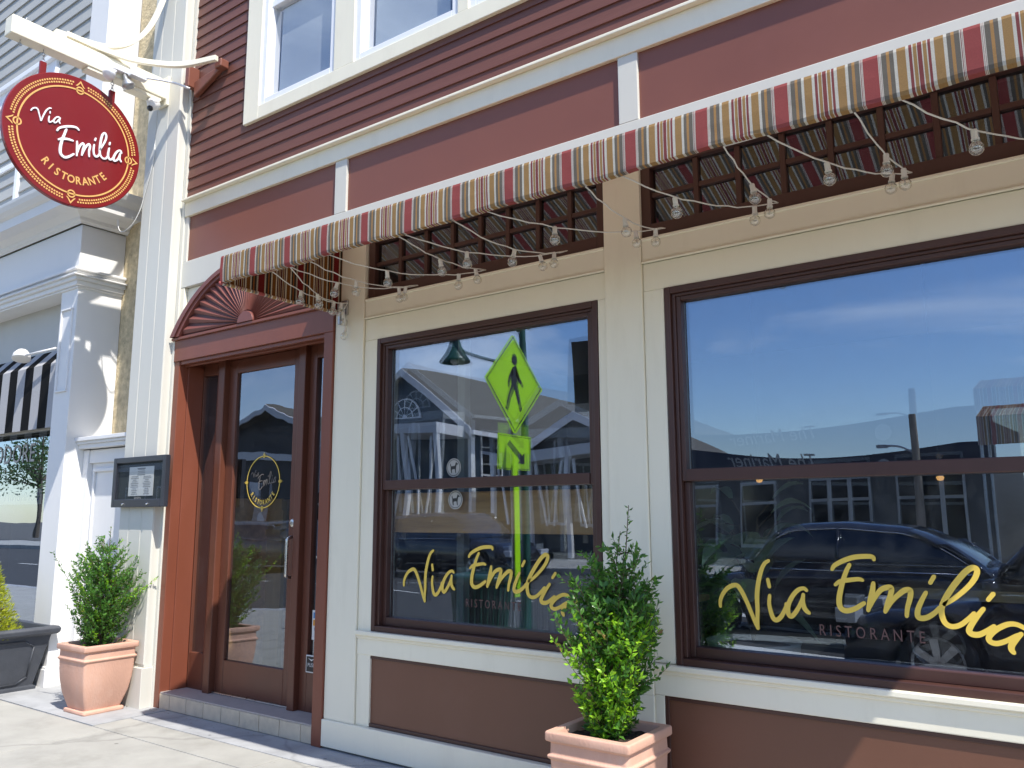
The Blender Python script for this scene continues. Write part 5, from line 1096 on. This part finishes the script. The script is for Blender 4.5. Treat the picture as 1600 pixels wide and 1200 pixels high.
car('parked_car', 'black sport utility car facing right, reflected in the smaller window', (-12.5, -14.0, -0.2), math.pi, p_black, 4.9, 1.95, 1.62, 'suv')
car('parked_car', 'grey hatchback seen from behind in the door glass', (-25.0, -12.6, -0.2), 0, p_grey, 4.4, 1.8, 1.5, 'suv')
car('parked_car', 'small white car beyond the grey hatchback in the door glass', (-26.0, -15.2, -0.2), math.pi, p_white, 4.3, 1.75, 1.45, 'sedan')
car('parked_car', 'silver grey sedan parked across the street, seen in the left shop window', (-36.0, -8.0, -0.2), 0, p_grey, 4.7, 1.8, 1.45, 'sedan')

# ---------------------------------------------------------------- buildings across the street (all face +y)
def gable_house(name, label, xl, xr, y, eave, peak, depth, wallm, windows=(), fan=False, posts=0, over=0.4, beam=None):
    H_ = root(name, ((xl+xr)/2, y-depth/2, 0), label, 'building'); xm = (xl+xr)/2
    mb = MB(); mb.prism([(xl, 0), (xr, 0), (xr, eave), (xm, peak), (xl, eave)], 'y', y-depth, y); mb.build('wall', wallm, H_)
    mb = MB(); s = (peak-eave)/(xm-xl)
    for sg in (-1, 1):
        xe = xm+sg*(xr-xm+over); ze = peak-s*(xr-xm+over)
        mb.prism([(xm, peak+0.18), (xe, ze+0.18), (xe, ze+0.02), (xm, peak+0.02)], 'y', y-depth-over, y+over)
    mb.build('roof', roofm, H_)
    mb = MB()
    for sg in (-1, 1):
        xe = xm+sg*(xr-xm+over); ze = peak-s*(xr-xm+over)
        mb.prism([(xm, peak+0.17), (xe, ze+0.17), (xe, ze-0.12), (xm, peak-0.12)], 'y', y+over, y+over+0.05)
    mb.box(xl-0.1, xr+0.1, y+0.0, y+0.12, eave-0.35, eave); mb.box(xr-0.02, xr+0.12, y-0.15, y+0.1, 0, eave-.35); mb.box(xl-0.12, xl+0.02, y-0.15, y+0.1, 0, eave-.35)
    mb.box(xr+over-0.02, xr+over+0.10, y-depth, y+over, eave-s*over-0.02, eave-s*over+0.12)
    mb.build('trim', white, H_)
    for (a, b, z0, z1, face) in windows:
        mb = MB(); g = MB()
        if face == 'f':
            mb.box(a, b, y+0.001, y+0.06, z0, z1); g.box(a+.1, (a+b)/2-.04, y+0.061, y+0.07, z0+.1, z1-.1); g.box((a+b)/2+.04, b-.1, y+0.061, y+0.07, z0+.1, z1-.1)
        else:
            mb.box(xr+0.001, xr+0.06, a, b, z0, z1); g.box(xr+0.061, xr+0.07, a+.1, b-.1, z0+.1, (z0+z1)/2-.04); g.box(xr+0.061, xr+0.07, a+.1, b-.1, (z0+z1)/2+.04, z1-.1)
        w = mb.build('window', white, H_); g.build('window_panes', carglass, w)
    if fan:
        mb = MB(); zc = eave+0.42; rr = 0.78
        mb.prism([(xm+rr*math.cos(math.pi*k/20), zc+rr*math.sin(math.pi*k/20)) for k in range(21)], 'y', y+0.001, y+0.05); w = mb.build('fan_window', white, H_)
        g = MB()
        for k in range(6):
            for r0_, r1_ in ((.12, .38), (.43, .70)):
                a0, a1 = math.pi*(k+.07)/6, math.pi*(k+.93)/6
                g.add([(xm+r*math.cos(a), y+0.055, zc+.03+r*math.sin(a)) for r, a in ((r0_, a0), (r1_, a0), (r1_, (a0+a1)/2), (r1_, a1), (r0_, a1))], [(0, 1, 2, 3, 4)])
        g.build('window_panes', carglass, w)
    if posts:
        mb = MB(); y2 = y+1.8
        for k in range(posts+1):
            x = xl+(xr-xl)*k/posts; mb.box(x-0.08, x+0.08, y2-0.08, y2+0.08, 0, eave-0.4)
            if k < posts:
                dx = (xr-xl)/posts
                mb.tube([(x+dx*.15, y2, eave-.5), (x+dx*.42, y2, 1.0)], 0.05, 4); mb.tube([(x+dx*.85, y2, eave-.5), (x+dx*.6, y2, 1.0)], 0.05, 4)
        mb.box(xl-.1, xr+.1, y+.1, y2+.1, eave-.4, eave-.05)
        mb.build('porch', white, H_)
    return H_
gable_house('gabled_building', 'dark gabled building with half round fan window and white porch across the street', -25.8, -19.7, -20.6, 4.95, 7.15, 14, bluesid, [(-22.6, -21.2, 2.6, 4.2, 's'), (-24.8, -23.4, 2.6, 4.2, 's')], True, 4)
gable_house('gabled_building', 'low boarded building with timber gable struts beside the fan window house', -18.3, -13.6, -22.0, 4.0, 5.1, 10, greysid, [(-17.2, -16.4, 1.0, 2.8, 'f'), (-15.8, -15.0, 1.0, 2.8, 'f')], False, 3)
gable_house('gabled_building', 'tall gabled house with tan shingle roof, reflected in the door glass', -34.5, -29.0, -20.4, 4.3, 6.3, 12, greysid, [(-33.8, -32.4, 1.2, 3.0, 'f'), (-31.2, -29.8, 1.2, 3.0, 'f'), (-24.0, -22.5, 2.0, 3.8, 's')], False, 0)
gable_house('gabled_building', 'pale gabled shop at the far left end of the opposite row', -44.0, -37.0, -20.4, 4.2, 6.2, 12, tansid, [(-43, -41, 1.0, 3.0, 'f'), (-40, -38, 1.0, 3.0, 'f')], False, 0)
LR = root('long_roof_building', (-27.4, -26, 0), 'long building with a sloping shingle roof behind the gabled houses', 'building')
mb = MB(); mb.prism([(-30.5, 0), (-30.5, 4.8), (-25.5, 4.8), (-25.5, 0)][::-1], 'z', 0, 0.01) if False else None
mb.box(-29.2, -25.9, -30, -21.5, 0, 3.9); mb.build('wall', greysid, LR)
mb = MB(); mb.prism([(-21.2, 3.85), (-25.5, 6.0), (-30.2, 3.85), (-30.2, 3.7), (-25.5, 5.85), (-21.2, 3.7)], 'x', -29.3, -25.8); mb.build('roof', roofm, LR)
mb = MB()
for x in (-28.8, -27.2): mb.box(x, x+0.9, -21.499, -21.44, 1.1, 2.9)
w = mb.build('window', white, LR); g = MB()
for x in (-28.8, -27.2): g.box(x+.1, x+.8, -21.44, -21.43, 1.2, 1.95); g.box(x+.1, x+.8, -21.44, -21.43, 2.05, 2.8)
g.build('window_panes', carglass, w)
MR = root('flat_roof_shop', (-6.5, -24, 0), 'long dark shop with flat navy fascia and pale script, reflected in the large window', 'shop')
mb = MB(); mb.box(-11.4, -2.4, -30, -20.3, 0, 3.2); mb.build('wall', greysid, MR)
mb = MB(); v = []
for i in range(25):
    x = -11.4+9.1*i/24; t = i/24; z = 3.62-0.34*math.sin(math.pi*min(1, t*1.1))**1.0+0.0; v += [(x, -20.28, 2.45), (x, -20.28, z), (x, -20.7, z), (x, -20.7, 2.45)]
mb.add(v, [(4*i+j, 4*i+(j+1) % 4, 4*i+4+(j+1) % 4, 4*i+4+j) for i in range(24) for j in range(4)]+[(0, 1, 2, 3), (96, 99, 98, 97)]); mb.build('fascia', navy, MR)
mb = MB(); text(mb, 'The Mariner', 0.62, lambda a, b: (-7.95-a, -20.27, 2.98+b), 0.85, 0.35); mb.build('fascia_lettering', greyv, MR)
for a, b in ((-10.9, -9.7), (-9.0, -7.9), (-6.95, -5.3), (-4.65, -3.0)):
    mb = MB(); mb.box(a, b, -20.299, -20.22, 0.45, 2.3); w = mb.build('window', lcream, MR); g = MB(); nn = 3 if a > -7.5 else 1
    for k in range(nn):
        x0 = a+(b-a)*k/nn; g.box(x0+.06, x0+(b-a)/nn-.06, -20.22, -20.21, 1.72, 2.2); g.box(x0+.06, x0+(b-a)/nn-.06, -20.22, -20.21, .55, 1.64)
    g.build('window_panes', carglass, w)
mb = MB(); mb.prism([(-4.9+0.5*math.cos(2*math.pi*k/24)*0.42-0.0, 3.0+0.26*math.sin(2*math.pi*k/24)) for k in range(24)], 'y', -20.26, -20.2); mb.build('oval_badge', lcream, MR)
UP = root('utility_pole', (-4.1, -20.0, 0), 'wooden utility pole with a street light arm beside the navy fascia shop', 'utility pole')
mb = MB(); mb.tube([(-4.05, -19.9, 0), (-4.05, -19.9, 4.25)], [0.12, 0.09], 10); mb.build('pole', wood_g, UP)
mb = MB(); mb.tube(smoothpts([(-4.05, -19.9, 3.35), (-4.4, -19.9, 3.52), (-4.75, -19.9, 3.55)]), 0.025, 6); mb.box(-4.98, -4.7, -19.96, -19.84, 3.5, 3.57); mb.build('light_arm', bronze, UP)
RT = root('brick_warehouse', (4, -24, 0), 'plain low warehouse at the right end of the opposite row', 'building')
MB().box(0.5, 16, -34, -20.6, 0, 2.6).build('wall', tansid, RT); MB().box(0.3, 16.2, -34.2, -20.4, 2.6, 2.8).build('roof', darkroof, RT)
SA = root('striped_market_canopy', (0.4, -14.9, 0), 'small striped canopy on two poles across the street, reflected at the right edge', 'canopy')
# small canopy across the road
mb = MB(); mb.quad((-2.05, -14.9, 3.55), (-0.2, -14.9, 3.55), (-0.2, -14.9, 3.05), (-2.05, -14.9, 3.05)); mb.quad((-2.05, -14.9, 3.55), (-0.2, -14.9, 3.55), (-0.2, -16.3, 3.9), (-2.05, -16.3, 3.9))
mb.build('canopy_canvas', awn_h, SA, uv=lambda p, f: (p.x/0.45, p.z))
mb = MB()
for x in (-2.0, -0.25): 
    for y in (-14.93, -16.28): mb.tube([(x, y, -0.2 if y > -16 else 0), (x, y, 3.1 if y > -16 else 3.88)], 0.03, 8)
mb.build('canopy_pole', bronze, SA)
# background trees
def tree(x, y, h, r, seed):
    random.seed(seed); T = root('street_tree', (x, y, 0), 'leafy tree behind the roofs across the street', 'tree', 'trees behind the opposite roofs')
    st = MB(); st.tube([(x, y, 0), (x+.1, y, h*.35), (x-.1, y, h*.8)], [.22, .16, .05], 8); fo = MB()
    for k in range(14):
        a = random.uniform(0, 6.28); rr = r*random.uniform(.3, .75); zc = h*random.uniform(.45, .92); c = Vector((x+rr*math.cos(a), y+rr*math.sin(a), zc))
        st.tube([(x, y, h*.4), c], [.07, .02], 5)
        for j in range(160):
            p = c+rv()*random.uniform(.2, 1)*r*.42; leaf(fo, p, rv(), rv(), .22, .14, 0)
    st.build('trunk', shadebush, T); fo.build('crown', leaf_t, T)
for a in ((-36, -30, 8, 3, 2), (-46, -26, 8, 3, 3), (-62, -24, 9, 4, 4)): tree(*a)

# ================================================================ things inside the restaurant
WB = root('wall_plank', (-3.0, 0.15, 1.45), 'rough pine board hung inside the smaller window behind the lower sash', 'board')
MB().box(-3.75, -2.18, 0.122, 0.15, 1.345, 1.592).build('plank', wood, WB, 0.008)
mb = MB()
for x in (-3.7, -2.35): mb.box(x, x+.03, 0.151, 0.16, 1.3, 1.62)
mb.build('plank_batten', wood_g, WB)
WS = root('slatted_bench', (-2.72, 0.6, 0.11), 'grey weathered slatted bench back inside the smaller window', 'bench')
mb = MB(); random.seed(8)
for k in range(24):
    x = -3.22+k*0.043; mb.box(x, x+random.uniform(.028, .038), 0.55+random.uniform(-.006, .006), 0.58, 0.12, 0.98+random.uniform(-.01, .01))
mb.build('back_slats', wood_g, WS)
MB().box(-3.24, -2.17, 0.581, 0.62, 0.86, 0.99).build('top_rail', wood_g, WS, 0.005)
MB().box(-3.24, -2.17, 0.62, 1.02, 0.50, 0.56).build('seat', wood_g, WS, 0.005)
for x in (-3.2, -2.24): MB().box(x, x+.06, 0.94, 1.0, 0.11, 0.50).build('leg', wood_g, WS)
PP = root('timber_post', (-3.47, 0.5, 0.11), 'pale square timber post inside the smaller window', 'post')
MB().box(-3.515, -3.455, 0.48, 0.54, 0.11, 3.42).build('post_shaft', lcream, PP); MB().box(-3.535, -3.435, 0.46, 0.56, 0.11, 0.2).build('post_foot', lcream, PP)
def chair(x, y, rz, label):
    T = root('dining_chair', (0, 0, 0), label, 'chair', 'dining chairs inside')
    def b(nm, boxes, m=soft_black):
        mb = MB(); [mb.box(*q) for q in boxes]; o = mb.build(nm, m, T, 0.006, loc=(0, 0, 0)); o.location = (0, 0, 0)
    b('seat', [(-.22, .22, -.22, .22, .43, .48)])
    mb = MB(); mb.prism([(-.21, .62), (.21, .62), (.22, .9), (.12, .97), (-.12, .97), (-.22, .9)], 'y', .20, .23); o = mb.build('backrest', soft_black, T, 0.006, loc=(0, 0, 0)); o.location = (0, 0, 0)
    for sx in (-.2, .17): 
        for sy in (-.2, .19): b('leg', [(sx, sx+.03, sy, sy+.03, 0, .43 if sy < 0 else .62)])
    T.location = (x, y, .11); T.rotation_euler = (0, 0, rz); return T
chair(-3.1, 1.5, 2.9, 'black dining chair nearest the slatted bench'); chair(-2.5, 2.0, 0.4, 'black dining chair behind the slatted bench'); chair(-0.4, 1.6, 1.2, 'black dining chair beside the counter in the large window')
def table(x, y, label):
    T = root('dining_table', (x, y, .11), label, 'table')
    mb = MB(); mb.box(x-.4, x+.4, y-.35, y+.35, .82, .86); mb.build('table_top', wood, T, 0.006)
    mb = MB(); mb.tube([(x, y, .13), (x, y, .82)], .04, 8); mb.box(x-.25, x+.25, y-.25, y+.25, .11, .14); mb.build('pedestal', soft_black, T)
table(-2.9, 2.3, 'small wooden dining table inside the smaller window'); table(-5.0, 2.6, 'small wooden dining table behind the front door')
CT = root('bar_counter', (0.2, 1.2, .11), 'long bar counter with a pale wood edge inside the large window', 'counter')
MB().box(-0.98, 2.2, 0.98, 1.5, 1.02, 1.075).build('counter_edge', mat('counter_wood', (0.62, 0.42, 0.2), 0.35, 0.15, 3), CT, 0.004)
MB().box(-0.93, 2.15, 1.05, 1.45, .11, 1.02).build('counter_front', dbrown, CT)
SR = root('sidelight_shelf', (-5.9, 0.7, .11), 'golden pine door leaf standing behind the left sidelight', 'cabinet')
mb = MB(); mb.box(-6.08, -6.02, 0.5, 1.3, .11, 1.6); mb.build('side_board', wood, SR)
mb = MB(); mb.box(-6.02, -5.82, 0.9, 0.94, .11, 1.58); mb.box(-6.02, -5.82, 0.88, 0.9, 1.5, 1.6); mb.box(-6.02, -5.82, 0.88, 0.9, 1.28, 1.34); mb.build('door_front', mat('golden_pine', (0.55, 0.33, 0.09), 0.5, 0.12, 4, stretch=(4, 4, 0.5)), SR)
# broad leaved house plant in the large window
HP = root('house_plant', (-1.58, 0.5, 0.75), 'broad pale leaved house plant inside the left end of the large window', 'plant')
random.seed(14); fo = MB(); st = MB()
def bigleaf(base, d, L, Wd, droop):
    d = d.normalized(); s = d.cross(Vector((0, 0, 1))).normalized(); v = []; n = 8
    for i in range(n+1):
        t = i/n; c = base+d*L*t+Vector((0, 0, -droop*L*t*t)); w = Wd/2*math.sin(math.pi*(0.06+0.94*t)**0.8)*(1 if t < 1 else 0)
        for k in (-1, -.5, 0, .5, 1): v.append(c+s*w*k+Vector((0, 0, abs(k)*w*0.35+random.uniform(-.003, .003))))
    fo.add(v, [(i*5+j, i*5+j+1, i*5+6+j, i*5+5+j) for i in range(n) for j in range(4)])
for k in range(30):
    a = random.uniform(0, 6.28); el = random.uniform(.1, 1.2); h = random.uniform(0.08, .62)
    b0 = Vector((-1.56+.05*math.cos(a), .52+.05*math.sin(a), .85+h)); dd = Vector((math.cos(a)*math.cos(el), math.sin(a)*math.cos(el), math.sin(el)))
    L0 = random.uniform(.06, .18); st.tube([(-1.56, .52, .80), b0, b0+dd*L0], .005, 5); bigleaf(b0+dd*L0, dd, random.uniform(.22, .36), random.uniform(.09, .15), random.uniform(.2, .7))
st.build('stem', twig, HP); fo.build('leaves', leaf_p, HP, smooth=True)
PB = root('plant_tub', (-1.56, .52, .11), 'pale round tub holding the broad leaved house plant', 'plant pot')
mb = MB(); mb.lathe([(0, 0), (.16, 0), (.22, .55), (.23, .68), (.24, .70), (.22, .70), (.20, .66), (0, .66)], (-1.56, .52, .11), (0, 0, 1), 28); mb.build('tub', paper, PB, smooth=True)
mb = MB(); mb.lathe([(0, .665), (.2, .665), (.2, .672), (0, .672)], (-1.56, .52, .11), (0, 0, 1), 20); mb.build('soil', soil, PB)
for i, (x, z) in enumerate(((-2.35, 1.62), (-1.0, 1.6))):
    L_ = root('table_lamp' if False else 'pendant_lamp', (x, 3.0, z+.3), 'tiny warm pendant glowing deep inside, %s' % ('seen just left of the house plant' if i == 0 else 'seen just right of the house plant'), 'lamp')
    mb = MB(); mb.lathe([(0, 0), (.02, .005), (.028, .025), (.02, .035), (0, .035)], (x, 3.0, z+.09), (0, 0, 1), 12); mb.build('lamp_shade', emis('pendant_glow', (1.0, .5, .15), 0.7), L_, smooth=True)
    mb = MB(); mb.tube([(x, 3.0, z+.125), (x, 3.0, 3.42)], .006, 5); mb.build('drop_rod', soft_black, L_)

random.seed(77)
mb = MB()
for k in range(70):
    x, y = random.choice(((-6.12, -0.06), (-6.75, -0.12), (-2.3, -0.12), (-3.3, -0.08), (-5.2, -0.06), (-1.2, -0.1)))
    leaf(mb, Vector((x+random.gauss(0, .22), y-abs(random.gauss(0, .05)), 0.006)), Vector((random.uniform(-1, 1), random.uniform(-1, 1), 0.1)), Vector((0, 0, 1)), random.uniform(.008, .022), random.uniform(.004, .010), 0)
ll = mb.build('leaf_litter', leafmat('dry_leaf', (0.10, 0.07, 0.03), (0.22, 0.17, 0.07), 0.8, 0.1)); ll['kind'] = 'stuff'; ll['label'] = 'bits of dry leaf litter gathered along the foot of the wall'; ll['category'] = 'leaf litter'
